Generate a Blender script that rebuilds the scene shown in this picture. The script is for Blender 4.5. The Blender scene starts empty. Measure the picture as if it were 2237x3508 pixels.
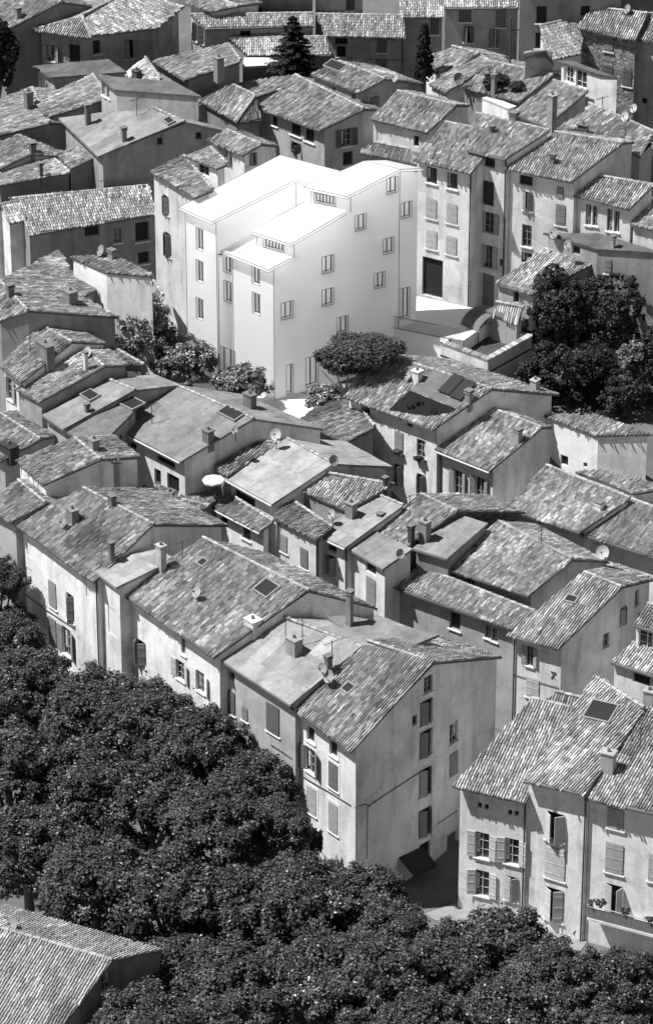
import bpy, math, random
import numpy as np
from mathutils import Vector, Matrix
from mathutils.geometry import tessellate_polygon
random.seed(7); rng = np.random.default_rng(7)
SC = bpy.context.scene
COL = SC.collection
R = math.radians
# ------------------------------------------------------------------ camera, sky, sun, exposure
TH, FPX, W0, H0, HC = R(28.0), 13090.0, 2237.0, 3508.0, 136.0
cd = bpy.data.cameras.new('camera'); cam = bpy.data.objects.new('camera', cd); COL.objects.link(cam)
cam.location = (0, 0, HC); cam.rotation_euler = (R(90) - TH, 0, 0)
cd.sensor_fit = 'HORIZONTAL'; cd.sensor_width = 36; cd.lens = 36 * FPX / W0
cd.clip_start = 1; cd.clip_end = 5000
SC.camera = cam
SUN_EL, SUN_AZ = R(60), R(6)           # sun from the left of the picture, a little this side
sv = Vector((-math.cos(SUN_AZ) * math.cos(SUN_EL), -math.sin(SUN_AZ) * math.cos(SUN_EL), math.sin(SUN_EL)))
sl = bpy.data.lights.new('sun', 'SUN'); sl.energy = 5.0; sl.angle = R(0.5); sl.color = (1, 1, 1)
so = bpy.data.objects.new('sun', sl); COL.objects.link(so)
so.rotation_euler = sv.to_track_quat('Z', 'Y').to_euler(); so.location = (-100, 150, 200)
wd = bpy.data.worlds.new('World'); SC.world = wd; wd.use_nodes = True
nt = wd.node_tree; nt.nodes.clear()
sky = nt.nodes.new('ShaderNodeTexSky'); sky.sky_type = 'NISHITA'; sky.sun_disc = False
sky.sun_elevation = SUN_EL; sky.air_density = 0.34; sky.dust_density = 0.3;  sky.sun_rotation = math.atan2(sv.x, sv.y)
bw = nt.nodes.new('ShaderNodeRGBToBW'); bg = nt.nodes.new('ShaderNodeBackground'); ow = nt.nodes.new('ShaderNodeOutputWorld')
nt.links.new(sky.outputs[0], bw.inputs[0]); nt.links.new(bw.outputs[0], bg.inputs[0])   # black and white picture: grey sky light
bg.inputs[1].default_value = 0.12
nt.links.new(bg.outputs[0], ow.inputs[0])
SC.view_settings.view_transform = 'Standard'; SC.view_settings.look = 'None'
SC.view_settings.exposure = 0.55; SC.view_settings.gamma = 1
SC.cycles.diffuse_bounces = 16; SC.cycles.max_bounces = 18; SC.cycles.transmission_bounces = 12

# ------------------------------------------------------------------ pixels of the photograph -> points
CROP = dict(A=(0, 0), B=(700, 0), C=(1437, 0), D=(0, 700), E=(600, 500), F=(1437, 700), G=(0, 1400), H=(700, 1200),
            I=(1437, 1400), J=(0, 2100), K=(700, 1900), L=(1437, 2100), M=(0, 2708), O=(1437, 2708), P=(800, 2500))
def src(c, p):
    if isinstance(p[0], str): c, p = p[0], p[1:]
    return (CROP[c][0] + p[0] / 1.92, CROP[c][1] + p[1] / 1.92)
st, ct = math.sin(TH), math.cos(TH)
def ray(s):
    a, b = (s[0] - W0 / 2) / FPX, -(s[1] - H0 / 2) / FPX
    return Vector((a, ct + b * st, -st + b * ct))
CP = Vector((0, 0, HC))
def atz(s, z):
    d = ray(s); return CP + d * ((z - HC) / d.z)
def ground(y):                                  # the hillside: gentle slope with a steeper bank below the white house
    t = min(max((y - 240) / 9, 0), 1)
    return 0.12 * (min(max(y, 203), 420) - 203) + 5.5 * t * t * (3 - 2 * t)
def ath(s, h):
    z = h
    for _ in range(30): z = ground(atz(s, z).y) + h
    return atz(s, z)
def onplane(s, co, no):
    d = ray(s); return CP + d * ((co - CP).dot(no) / d.dot(no))
def fit(pts):
    A = np.array([[p.x, p.y, 1] for p in pts]); b = np.array([p.z for p in pts])
    s, *_ = np.linalg.lstsq(A, b, rcond=None); return s
def pz(pl, x, y): return pl[0] * x + pl[1] * y + pl[2]

# ------------------------------------------------------------------ materials
MATS = {}
def mat(name, v, rough=0.85, noise=0.0, nscale=1.0, attr=False, stain=0.0, bump=0.0, bscale=8.0, spec=0.2, stretch=(1, 1, 1), kind=None):
    if name in MATS: return MATS[name]
    m = bpy.data.materials.new(name); m.use_nodes = True; MATS[name] = m
    n, l = m.node_tree.nodes, m.node_tree.links
    b = n['Principled BSDF']; b.inputs['Roughness'].default_value = rough; b.inputs['Specular IOR Level'].default_value = spec
    geo = n.new('ShaderNodeNewGeometry')
    mp = n.new('ShaderNodeMapping'); mp.inputs['Scale'].default_value = stretch; l.new(geo.outputs['Position'], mp.inputs[0])
    val = n.new('ShaderNodeValue'); val.outputs[0].default_value = v; cur = val.outputs[0]
    def mul(a, bb):
        q = n.new('ShaderNodeMath'); q.operation = 'MULTIPLY'; l.new(a, q.inputs[0]); l.new(bb, q.inputs[1]); return q.outputs[0]
    def rng_(o, a, b2, c, d):
        q = n.new('ShaderNodeMapRange'); l.new(o, q.inputs[0])
        for i, t in enumerate((a, b2, c, d)): q.inputs[1 + i].default_value = t
        return q.outputs[0]
    if attr:
        a = n.new('ShaderNodeAttribute'); a.attribute_name = 'tone'; cur = mul(cur, a.outputs['Fac'])
    if noise:
        t = n.new('ShaderNodeTexNoise'); t.inputs['Scale'].default_value = nscale; t.inputs['Detail'].default_value = 6; t.inputs['Roughness'].default_value = .65
        l.new(mp.outputs[0], t.inputs['Vector']); cur = mul(cur, rng_(t.outputs[0], .3, .7, 1 - noise, 1 + noise))
    if stain:
        mp2 = n.new('ShaderNodeMapping'); mp2.inputs['Scale'].default_value = (1.4, 1.4, .22); l.new(geo.outputs['Position'], mp2.inputs[0])
        t = n.new('ShaderNodeTexNoise'); t.inputs['Scale'].default_value = 1.0; t.inputs['Detail'].default_value = 5
        l.new(mp2.outputs[0], t.inputs['Vector']); cur = mul(cur, rng_(t.outputs[0], .48, .78, 1, 1 - stain))
        t = n.new('ShaderNodeTexNoise'); t.inputs['Scale'].default_value = 14; t.inputs['Detail'].default_value = 3
        l.new(geo.outputs['Position'], t.inputs['Vector']); cur = mul(cur, rng_(t.outputs[0], .3, .7, .88, 1.12))
        t = n.new('ShaderNodeTexNoise'); t.inputs['Scale'].default_value = .45; t.inputs['Detail'].default_value = 9; t.inputs['Roughness'].default_value = .72; t.inputs['Distortion'].default_value = .6
        l.new(geo.outputs['Position'], t.inputs['Vector']); cur = mul(cur, rng_(t.outputs[0], .52, .56, 1, .86))
    if kind == 'stone':
        t = n.new('ShaderNodeTexVoronoi'); t.inputs['Scale'].default_value = 3.4; t.feature = 'F1'
        mp3 = n.new('ShaderNodeMapping'); mp3.inputs['Scale'].default_value = (1, 1, 1.5); l.new(geo.outputs['Position'], mp3.inputs[0]); l.new(mp3.outputs[0], t.inputs['Vector'])
        s = n.new('ShaderNodeRGBToBW'); l.new(t.outputs['Color'], s.inputs[0]); cur = mul(cur, rng_(s.outputs[0], .1, .9, .55, 1.4))
        cur = mul(cur, rng_(t.outputs['Distance'], .25, .6, 1.05, .6))
    l.new(cur, b.inputs['Base Color'])
    if bump:
        t = n.new('ShaderNodeTexNoise'); t.inputs['Scale'].default_value = bscale; t.inputs['Detail'].default_value = 4
        l.new(mp.outputs[0], t.inputs['Vector'])
        bp = n.new('ShaderNodeBump'); bp.inputs['Strength'].default_value = bump; bp.inputs['Distance'].default_value = .08
        l.new(t.outputs[0], bp.inputs['Height']); l.new(bp.outputs[0], b.inputs['Normal'])
    return m
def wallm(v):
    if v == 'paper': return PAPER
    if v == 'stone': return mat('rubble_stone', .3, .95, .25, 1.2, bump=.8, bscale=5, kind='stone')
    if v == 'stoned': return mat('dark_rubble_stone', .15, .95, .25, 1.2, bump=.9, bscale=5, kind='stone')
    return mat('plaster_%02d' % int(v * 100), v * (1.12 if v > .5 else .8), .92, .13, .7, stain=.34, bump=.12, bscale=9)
TILE = lambda v: mat('canal_tile_%02d' % int(v * 100), v * 1.72, .9, .16, .5, attr=True)
PLATE = lambda v: mat('cement_sheet_%02d' % int(v * 100), v * .9, .9, .25, .9, attr=True, stain=.25, bump=.3, bscale=5)
def paper(nm, tr):
    m = bpy.data.materials.new(nm); m.use_nodes = True; n, l = m.node_tree.nodes, m.node_tree.links; n.clear()
    d = n.new('ShaderNodeBsdfDiffuse'); t = n.new('ShaderNodeBsdfTranslucent'); x = n.new('ShaderNodeMixShader'); o = n.new('ShaderNodeOutputMaterial')
    for b in (d, t): b.inputs[0].default_value = (.99, .99, .99, 1)
    x.inputs[0].default_value = tr; l.new(d.outputs[0], x.inputs[1]); l.new(t.outputs[0], x.inputs[2]); l.new(x.outputs[0], o.inputs[0]); return m
PAPER = paper('white_card', .56); PAPER_ROOF = paper('thin_white_card', .74)
INK = mat('drawn_grey_line', .09, .9)
DARK = mat('dark_opening', .018, .5)
GLASS = mat('window_glass', .03, .12, spec=.5)
MORTAR = mat('lime_mortar', .42, .95, .25, 2.5)
FRAMEM = mat('painted_frame', .5, .6)
SILL = mat('pale_stone_sill', .7, .9, .1, 3)
PIPE = mat('dark_downpipe', .07, .6)
GUT = mat('zinc_gutter', .5, .5)
DISH = mat('dish_grey', .6, .5)
METAL = mat('dark_metal', .06, .5)
SHUT = lambda v: mat('shutter_paint_%02d' % int(v * 100), v, .7, .15, 3.0)

# ------------------------------------------------------------------ mesh helpers
class MB:
    def __init__(s): s.v = []; s.f = []; s.m = []; s.t = []
    def add(s, vs, fs, mi=0, tone=1.0):
        o = len(s.v); s.v += [tuple(p) for p in vs]; s.f += [tuple(i + o for i in f) for f in fs]
        s.m += [mi] * len(fs); s.t += [tone] * len(fs)
    def box(s, c, ax, ay, az, mi=0, tone=1.0):     # centre and three half-axes
        c, ax, ay, az = map(Vector, (c, ax, ay, az))
        P = [c + ax * i + ay * j + az * k for k in (-1, 1) for j in (-1, 1) for i in (-1, 1)]
        s.add(P, [(0, 2, 3, 1), (4, 5, 7, 6), (0, 1, 5, 4), (2, 6, 7, 3), (0, 4, 6, 2), (1, 3, 7, 5)], mi, tone)
    def tube(s, pts, r, n=6, mi=0, tone=1.0):
        rs = r if isinstance(r, (list, tuple)) else [r] * len(pts)
        pts = [Vector(p) for p in pts]; V = []
        for i, p in enumerate(pts):
            d = (pts[min(i + 1, len(pts) - 1)] - pts[max(i - 1, 0)]).normalized()
            a = d.orthogonal().normalized() if abs(d.z) < .9 else Vector((1, 0, 0)); a = (a - d * a.dot(d)).normalized(); b = d.cross(a)
            V += [p + (a * math.cos(2 * math.pi * k / n) + b * math.sin(2 * math.pi * k / n)) * rs[i] for k in range(n)]
        F = [(i * n + k, i * n + (k + 1) % n, (i + 1) * n + (k + 1) % n, (i + 1) * n + k) for i in range(len(pts) - 1) for k in range(n)]
        F += [tuple(range(n))[::-1], tuple(range((len(pts) - 1) * n, len(pts) * n))]
        s.add(V, F, mi, tone)
    def build(s, name, mats, root=None, origin=None, parent=None, smooth=False):
        me = bpy.data.meshes.new(name)
        o0 = np.array(origin if origin is not None else (0, 0, 0), dtype=float)
        V = np.array(s.v, dtype=float) - o0
        me.from_pydata(V.tolist(), [], s.f)
        if not isinstance(mats, (list, tuple)): mats = [mats]
        for m in mats: me.materials.append(m)
        if len(mats) > 1: me.polygons.foreach_set('material_index', s.m)
        a = me.attributes.new('tone', 'FLOAT', 'FACE'); a.data.foreach_set('value', s.t)
        if smooth: me.polygons.foreach_set('use_smooth', [True] * len(me.polygons))
        me.update()
        ob = bpy.data.objects.new(name, me); COL.objects.link(ob)
        if parent is not None: ob.parent = parent
        return ob
def empty(name, loc, label, cat, group=None):
    o = bpy.data.objects.new(name, None); COL.objects.link(o); o.location = loc; o.empty_display_size = .5
    o['label'] = label; o['category'] = cat
    if group: o['group'] = group
    return o
def tag(o, label, cat, group=None):
    o['label'] = label; o['category'] = cat
    if group: o['group'] = group
def inpoly(px, py, poly):
    r = np.zeros(px.shape, bool); n = len(poly)
    for i in range(n):
        x1, y1 = poly[i]; x2, y2 = poly[(i + 1) % n]
        c = ((y1 > py) != (y2 > py))
        with np.errstate(all='ignore'): xi = (x2 - x1) * (py - y1) / (y2 - y1 if y2 != y1 else 1e-9) + x1
        r ^= (c & (px < xi))
    return r

# ------------------------------------------------------------------ roofs
def tile_face(mb, poly, pl, tone=1.0, contrast=.30, pitch=.185, ln=.33, coarse=0):
    """rows of arched canal tiles laid over one roof slope"""
    g = np.array([-pl[0], -pl[1]]); gl = np.linalg.norm(g)
    g = g / gl if gl > 1e-4 else np.array([0, -1.0])
    u = np.array([-g[1], g[0]])
    P = np.array([(p[0], p[1]) for p in poly]); U = P @ u; D = P @ g
    cols = np.arange(U.min() - pitch, U.max() + pitch, pitch); rows = np.arange(D.min() - ln, D.max() + .12, ln)
    cc, rr = np.meshgrid(cols, rows, indexing='ij')
    jr = rng.uniform(0, ln, len(cols))[:, None]
    cu = (cc + pitch / 2).ravel(); rd = (rr + jr * 0.35).ravel()
    x = cu * u[0] + (rd + ln / 2) * g[0]; y = cu * u[1] + (rd + ln / 2) * g[1]
    k = inpoly(x, y, [tuple(p) for p in P]); cu, rd = cu[k], rd[k]
    n = len(cu)
    if n == 0: return
    keep = rng.random(n) > .006; cu, rd = cu[keep], rd[keep]; n = len(cu)
    cu = cu + rng.normal(0, .014, n); rd = rd + rng.normal(0, .02, n)
    w0, w1 = .071, .057                       # wider low end laps over the next tile
    prof = [(-1, -.01), (-.5, .085), (.5, .085), (1, -.01)]
    V = np.zeros((n, 8, 3)); skew = rng.normal(0, .008, n)
    for e, (dd, w, up) in enumerate(((ln * 1.02, w0, .035), (0.0, w1, .0))):
        for j, (a, hh) in enumerate(prof):
            uu = cu + a * w + (skew if e else -skew); d2 = rd + dd
            X = uu * u[0] + d2 * g[0]; Y = uu * u[1] + d2 * g[1]
            Z = pl[0] * X + pl[1] * Y + pl[2] + hh + up
            V[:, e * 4 + j] = np.stack([X, Y, Z], 1)
    V = V.reshape(-1, 3); o = len(mb.v)
    ct_ = rng.normal(0, contrast * .3, len(cols) + 2); ci = np.clip(((cu - cols[0]) / pitch).astype(int), 0, len(cols))
    t = tone * np.exp(rng.normal(0, contrast, n) + ct_[ci] - .05)
    srt = rng.normal(0, .2, (len(cols) + 2, 400)); t *= np.exp(srt[ci, np.clip(((rd - rows[0]) / ln / 2.3).astype(int), 0, 399)])
    # clusters of replaced pale tiles and mossy dark ones
    ph = rng.uniform(0, 6.28, 4)
    t *= 1 + .08 * np.sin(cu * 1.1 + ph[0]) * np.sin(rd * .9 + ph[1]) + .07 * np.sin(cu * 2.7 + ph[2]) * np.sin(rd * 1.9 + ph[3])
    for _ in range(int(n / 700) + 1):                       # repaired and mossy areas
        a, b_ = rng.uniform(cu.min(), cu.max()), rng.uniform(rd.min(), rd.max()); wa, wb = rng.uniform(.4, 1.6), rng.uniform(.4, 2.2)
        t = np.where((np.abs(cu - a) + rng.normal(0, .12, n) < wa) & (np.abs(rd - b_) + rng.normal(0, .2, n) < wb), t * rng.choice([.62, .75, 1.3, 1.45]), t)
    t = np.clip(t, .25, 2.6)
    mb.v += [tuple(q) for q in V.tolist()]
    base = np.arange(n) * 8 + o
    F = np.concatenate([np.stack([base + j, base + j + 1, base + 5 + j, base + 4 + j], 1) for j in range(3)])
    F2 = np.stack([base + 3, base + 2, base + 1, base], 1)         # the closed low end
    mb.f += [tuple(q) for q in F.tolist()] + [tuple(q) for q in F2.tolist()]
    mb.t += np.concatenate([t, t, t, t * .8]).tolist(); mb.m += [0] * (4 * n)
def slab(mb, poly, pl, th=.12, up=0.0, mi=0, tone=.75, open_=False):
    n = len(poly)
    T = [(p[0], p[1], pz(pl, p[0], p[1]) + up) for p in poly]; B = [(a, b, c - th) for a, b, c in T]
    tri = tessellate_polygon([[Vector(p) for p in T]])
    F = [tuple(t) for t in tri] + ([] if open_ else [tuple(i + n for i in t)[::-1] for t in tri]) + [(i, (i + 1) % n, n + (i + 1) % n, n + i) for i in range(n)]
    mb.add(T + B, F, mi, tone)
def sheets(mb, poly, pl, tone=1.0, lx=1.05, ly=2.2):
    """overlapping cement sheets, each its own shade"""
    g = np.array([-pl[0], -pl[1]]); gl = np.linalg.norm(g); g = g / gl if gl > 1e-3 else np.array([-.7, -.7]); u = np.array([-g[1], g[0]])
    P = np.array([(p[0], p[1]) for p in poly]); U = P @ u; D = P @ g
    from mathutils.geometry import intersect_point_line
    def clip(sub, a, b, keep):     # half-plane clip
        out = []
        for i in range(len(sub)):
            p, q = sub[i], sub[(i + 1) % len(sub)]; fp, fq = keep(p), keep(q)
            if fp >= 0: out.append(p)
            if fp * fq < 0: t = fp / (fp - fq); out.append((p[0] + (q[0] - p[0]) * t, p[1] + (q[1] - p[1]) * t))
        return out
    base = [tuple(p) for p in P]
    for i, a in enumerate(np.arange(U.min(), U.max(), lx)):
        for j, b in enumerate(np.arange(D.min(), D.max(), ly)):
            s = base
            for k in ((u, a, 1), (u, a + lx, -1), (g, b, 1), (g, b + ly, -1)):
                if len(s) < 3: break
                s = clip(s, None, None, lambda p: k[2] * (p[0] * k[0][0] + p[1] * k[0][1] - k[1]))
            if len(s) < 3: continue
            dz = .02 + .012 * ((i + j) % 2) + rng.uniform(0, .006)
            t = tone * float(np.exp(rng.normal(0, .085)))
            mb.add([(p[0], p[1], pz(pl, *p) + dz) for p in s], [tuple(range(len(s)))], 0, t)

HOUSES = []; ROOT = [None]
#DHLINE
RAISE = [0.35, 0.7, 3.15, 1.05, 1.05, 0.7, 0, 0, 0, 4.55, 0, 2.8, 4.9, 3.15, 0, 1.4, 1.05, 0.7, 2.1, 1.4, 1.75, 0.7, 1.75, 0.7, 2.45, 0, 0, 0, 0, 0, 0.7, 3.5, 4.2, 5.6, 4, 0, 0, 0, 0, 0, 0, 0, 1.05, 1.05, 0, 0, 0, 0, 0, 0, 0, 1.05, 1.4, 0, 0.7, 1.4, 0, 0, 0, 0, 0.7, 0, 0, 0, 0, 0, 0, 0, 0, 0.7, 1.75, 0.7, 0.35, 2.45, 0, 0, 0.35, 0.7, 1.4, 0, 0, 0, 0, 0, 1.4, 0, 0, 1.75, 2.1, 0, 0.7, 0, 0, 0, 0, 0, 0, 0.35, 0, 0]      # metres each house is raised, in building order
#DHEND
NB = [0]
def lift(label):
    if not label: return 0
    NB[0] += 1; return RAISE[NB[0] - 1] if NB[0] <= len(RAISE) else 0
class House: pass
def norm2(a, b): d = Vector((b.x - a.x, b.y - a.y, 0)); return d.normalized()

def core(name, label, cat, pts, faces, outline, wall=.6, roof='tile', rv=.15, over=.4, side=.1, ridges=(), gutter=False,
         pipes=(), base=None, th=.14, con=.27, ridgem=None, group=None, nowall=()):
    h = House(); P = pts; h.P = P
    cx = sum(p.x for p in P) / len(P); cy = sum(p.y for p in P) / len(P)
    gb = min(ground(p.y) for p in P) if base is None else base
    h.o = Vector((cx, cy, gb)); root = ROOT[0] or empty(name, h.o, label, cat, group); h.root = root
    if ROOT[0]: h.o = ROOT[0].location.copy()
    h.faces = []
    for f in faces: h.faces.append(([P[i] for i in f], fit([P[i] for i in f]), f))
    mb = MB()
    for poly, pl, f in h.faces:
        q = [(p.x, p.y) for p in poly]
        slab(mb, q, pl, th, 0.0, 0, (.34 if roof == 'tile' else .9), roof == 'paper')
        if roof == 'tile': tile_face(mb, q, pl, contrast=con)
        elif roof == 'plate': sheets(mb, q, pl)
    for a, b in ridges:
        A_, B_ = P[a], P[b]; L = (B_ - A_).length; nn = max(2, int(L / .5))
        for i in range(nn):
            p = A_.lerp(B_, (i + .02) / nn) + Vector((0, 0, .07 + random.uniform(-.015, .015))); q = A_.lerp(B_, (i + 1.05) / nn) + Vector((0, 0, .05))
            mb.tube([p, q], [.13, .10], 6, 1, random.uniform(.7, 1.2))
    m0 = TILE(rv) if roof == 'tile' else PAPER_ROOF if roof == 'paper' else PLATE(rv)
    h.roof = mb.build('roof', [m0, ridgem or mat('ridge_mortar', rv * 1.9, .95, .25, 2.0, attr=True) if rv != .15 else (ridgem or mat('ridge_mortar_mid', .28, .95, .25, 2.0, attr=True))], origin=h.o, parent=root)
    # wall line inside the eaves
    n = len(outline); Q = [P[i] for i in outline]
    ar = sum(Q[i].x * Q[(i + 1) % n].y - Q[(i + 1) % n].x * Q[i].y for i in range(n)); sg = 1 if ar > 0 else -1
    zmin = min(p.z for p in Q)
    offs, nor = [], []
    for i in range(n):
        a, b = Q[i], Q[(i + 1) % n]; d = norm2(a, b); nor.append(Vector((d.y, -d.x, 0)) * sg)   # outward
        offs.append(over if abs(a.z - b.z) < .35 and (a.z + b.z) / 2 < zmin + .5 else side)
    h.nor = nor; S = []
    for i in range(n):
        n0, n1, o0, o1 = nor[i - 1], nor[i], offs[i - 1], offs[i]; p = Vector((Q[i].x, Q[i].y, 0))
        c = n0.x * n1.y - n0.y * n1.x
        if abs(c) < .25: s = p - (n0 + n1).normalized() * (o0 + o1) / 2
        else:
            r0, r1 = n0.dot(p) - o0, n1.dot(p) - o1
            s = Vector(((r0 * n1.y - r1 * n0.y) / c, (n0.x * r1 - n1.x * r0) / c, 0))
        zt = min(pz(pl, s.x, s.y) for _, pl, f in h.faces if outline[i] in f)
        s.z = zt - th - .005 if roof != 'none' else zt
        S.append(s)
    h.S = S; h.base = gb - 1.0; h.wins = {i: [] for i in range(n)}; h.wall = wall; h.n = n; h.nowall = nowall
    h.pipes = pipes; h.gutter = gutter; h.Q = Q; h.offs = offs
    HOUSES.append(h); return h

def find_wall(h, s):
    d = ray(s); best = None
    for i in range(h.n):
        if i in h.nowall: continue
        a, b = h.S[i], h.S[(i + 1) % h.n]; no = Vector(h.nor[i])
        dd = norm2(a, b); no = Vector((dd.y, -dd.x, 0)); no = no if no.dot(h.nor[i]) > 0 else -no
        if d.dot(no) >= 0: continue
        p = onplane(s, a, no); L = (Vector((b.x - a.x, b.y - a.y, 0))).length
        t = (p - a).dot(dd)
        m = max(0, -t, t - L)
        if best is None or m < best[0]: best = (m, i, p, t, L, dd, no)
    return best
def find_roof(h, s):
    best = None
    for poly, pl, f in h.faces:
        no = Vector((-pl[0], -pl[1], 1)).normalized(); co = Vector((poly[0].x, poly[0].y, pz(pl, poly[0].x, poly[0].y)))
        p = onplane(s, co, no)
        ins = inpoly(np.array([p.x]), np.array([p.y]), [(q.x, q.y) for q in poly])[0]
        dist = 0 if ins else min((Vector((q.x, q.y, 0)) - Vector((p.x, p.y, 0))).length for q in poly)
        if best is None or dist < best[0]: best = (dist, p, no)
    return best[1], best[2]

# window kinds: w window, o open shutters, c closed shutters, h half-open, d dark opening, g door/gate, x blind stone panel
def win(h, crop, *specs, sh=.3, fr=.3, sur=0):
    for sp in specs:
        k, x, y = sp[0], sp[1], sp[2]; w = sp[3] if len(sp) > 3 else .95; hh = sp[4] if len(sp) > 4 else 1.45
        tone = sp[5] if len(sp) > 5 else sh
        b = find_wall(h, src(crop, (x, y)))
        if b is None or b[0] > .8: print('WIN off wall', h.root['label'][:40], sp, b and round(b[0], 2)); continue
        m, i, p, t, L, dd, no = b
        if L < w + .3: w = L * .55
        t = min(max(t, w / 2 + .12), L - w / 2 - .12)
        h.wins[i].append([k, t, p.z, w, hh, tone, fr, sur])

def finish(h):
    mb = MB(); n = h.n
    for i in range(n):
        if i in h.nowall: continue
        a, b = h.S[i], h.S[(i + 1) % n]; dd = norm2(a, b); L = (Vector((b.x - a.x, b.y - a.y, 0))).length
        if L < .05: continue
        no = Vector((dd.y, -dd.x, 0)); no = no if no.dot(h.nor[i]) > 0 else -no
        ok = []
        for wdw in h.wins[i]:
            k, t, z, w, hh, *_ = wdw
            top = a.z + (b.z - a.z) * min(1, max(0, t / L)) - .12
            tl = min(a.z + (b.z - a.z) * ((t - w / 2) / L), a.z + (b.z - a.z) * ((t + w / 2) / L)) - .1
            if z + hh / 2 > tl: z = tl - hh / 2; wdw[2] = z
            if any(abs(t - q[1]) < (w + q[3]) / 2 + .04 and abs(z - q[2]) < (hh + q[4]) / 2 + .04 for q in ok):
                print('WIN clash', h.root['label'][:40], k, round(t, 1), round(z, 1)); continue
            if z - hh / 2 < h.base + .1: continue
            ok.append(wdw)
        P3 = lambda t, z, o=0.0: Vector((a.x + dd.x * t + no.x * o, a.y + dd.y * t + no.y * o, z))
        zb0 = getattr(h, 'wb', {}).get(i, h.base); fm = 1 if i in getattr(h, 'opaque', ()) else 0
        outer = [Vector((0, zb0, 0)), Vector((L, zb0, 0)), Vector((L, b.z, 0)), Vector((0, a.z, 0))]
        loops = [outer]; flat = list(outer)
        for q in ok:
            k, t, z, w, hh = q[:5]
            lp = [Vector((t - w / 2, z - hh / 2, 0)), Vector((t - w / 2, z + hh / 2, 0)), Vector((t + w / 2, z + hh / 2, 0)), Vector((t + w / 2, z - hh / 2, 0))]
            loops.append(lp); flat += lp
        tri = tessellate_polygon(loops)
        mb.add([P3(v.x, v.y) for v in flat], [tuple(q) for q in tri], fm)
        for q in ok:
            k, t, z, w, hh, tone, fr, sur = q
            if k in 'och': tone = max(.04, tone * random.choice((.7, .85, 1, 1.1, 1.25)))
            dep = -.32 if k in 'vV' else -.2 if k not in 'x' else -.05
            c = [(t - w / 2, z - hh / 2), (t + w / 2, z - hh / 2), (t + w / 2, z + hh / 2), (t - w / 2, z + hh / 2)]
            mb.add([P3(*u) for u in c] + [P3(*u, dep) for u in c], [(j, (j + 1) % 4, 4 + (j + 1) % 4, 4 + j) for j in range(4)] + ([(4, 5, 6, 7)] if k == 'x' else []))
            if k == 'x': continue
            if k in 'vV':
                Z = Vector((0, 0, 1)); f = MB(); lw = .017
                for tt, zz, hw, hz in ((t - w / 2, z, lw, hh / 2 + lw), (t + w / 2, z, lw, hh / 2 + lw), (t, z + hh / 2, w / 2 - lw, lw), (t, z - hh / 2, w / 2 - lw, lw)):
                    f.box(P3(tt, zz, .006), dd * hw, no * .008, Z * hz)
                nb = int(round(tone)) if k == 'V' else 2
                for j in range(nb + 1): f.box(P3(t - w / 2 + .06 + (w - .12) * j / nb, z, dep + .06), dd * .034, no * .03, Z * (hh / 2 - .004))
                f.box(P3(t, z - hh / 2 + .06, dep + .05), dd * (w / 2 - .01), no * .02, Z * .02); f.box(P3(t, z + hh / 2 - .06, dep + .05), dd * (w / 2 - .01), no * .02, Z * .02)
                wo = f.build('window', INK, origin=h.o, parent=h.root)
                g = MB(); g.add([P3(*u, dep + .012) for u in c], [(0, 1, 2, 3)]); g.build('pane', PAPER, origin=h.o, parent=wo)
                continue
            Z = Vector((0, 0, 1)); ctr = lambda tt, zz, o: P3(tt, zz, o)
            bar = .05
            f = MB()
            for tt, zz, hw, hz in ((t - w / 2 + bar / 2, z, bar / 2, hh / 2 - .004), (t + w / 2 - bar / 2, z, bar / 2, hh / 2 - .004), (t, z + hh / 2 - bar / 2, w / 2 - bar, bar / 2), (t, z - hh / 2 + bar / 2, w / 2 - bar, bar / 2)):
                f.box(ctr(tt, zz, dep + .05), dd * (hw - .002), no * .03, Z * hz)
            if k in 'wo':
                f.box(ctr(t, z, dep + .05), dd * .03, no * .028, Z * (hh / 2 - bar))
                for fz in ((-.17, .17) if hh > 1.1 else (0,)): f.box(ctr(t, z + fz * hh, dep + .045), dd * (w / 2 - bar), no * .02, Z * .015)
            nm = 'door' if k == 'g' else 'window'
            wo = f.build(nm, mat('frame_%02d' % int(fr * 100), fr, .6), origin=h.o, parent=h.root)
            g = MB(); g.add([P3(*u, dep + .012) for u in c], [(0, 1, 2, 3)])
            if k == 'g': g.build('door_leaf', SHUT(tone), origin=h.o, parent=wo)
            else: g.build('pane', DARK if k in 'dh' else GLASS, origin=h.o, parent=wo)
            if k in 'wo' and random.random() < .6:
                cu_ = MB(); sd = random.choice((-1, 1)); cw = w * random.uniform(.12, .24); cu_.box(P3(t + sd * (w / 2 - .06 - cw / 2), z + random.uniform(0, .1) * hh, dep + .022), dd * cw / 2, no * .003, Z * hh * random.uniform(.3, .42))
                cu_.build('curtain', mat('pale_curtain', .6, .9, .2, 9), origin=h.o, parent=wo)
            def leaf(pt, pz_, hw, ang, hinge):      # shutter leaf turned about its hinge
                s = MB(); dv = dd * math.cos(ang) * hinge + no * math.sin(ang); nv = Vector((-dv.y, dv.x, 0))
                c0 = P3(pt, pz_, .035) + dv * hw
                s.box(c0, dv * (hw - .01), nv * .022, Z * (hh / 2 - .02))
                for fz in (-.33, 0, .33): s.box(c0 + Z * fz * hh + nv * 0, dv * (hw - .03), nv * .034, Z * .035)
                s.build('shutter', SHUT(tone), origin=h.o, parent=wo)
            if k == 'o':
                leaf(t - w / 2, z, w / 4 + .02, R(random.uniform(3, 24)), -1); leaf(t + w / 2, z, w / 4 + .02, R(random.uniform(3, 24)), 1)
            if k == 'c':
                leaf(t - w / 2 + .01, z, w / 4, R(2), 1); leaf(t + w / 2 - .01, z, w / 4, R(2), -1)
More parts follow.
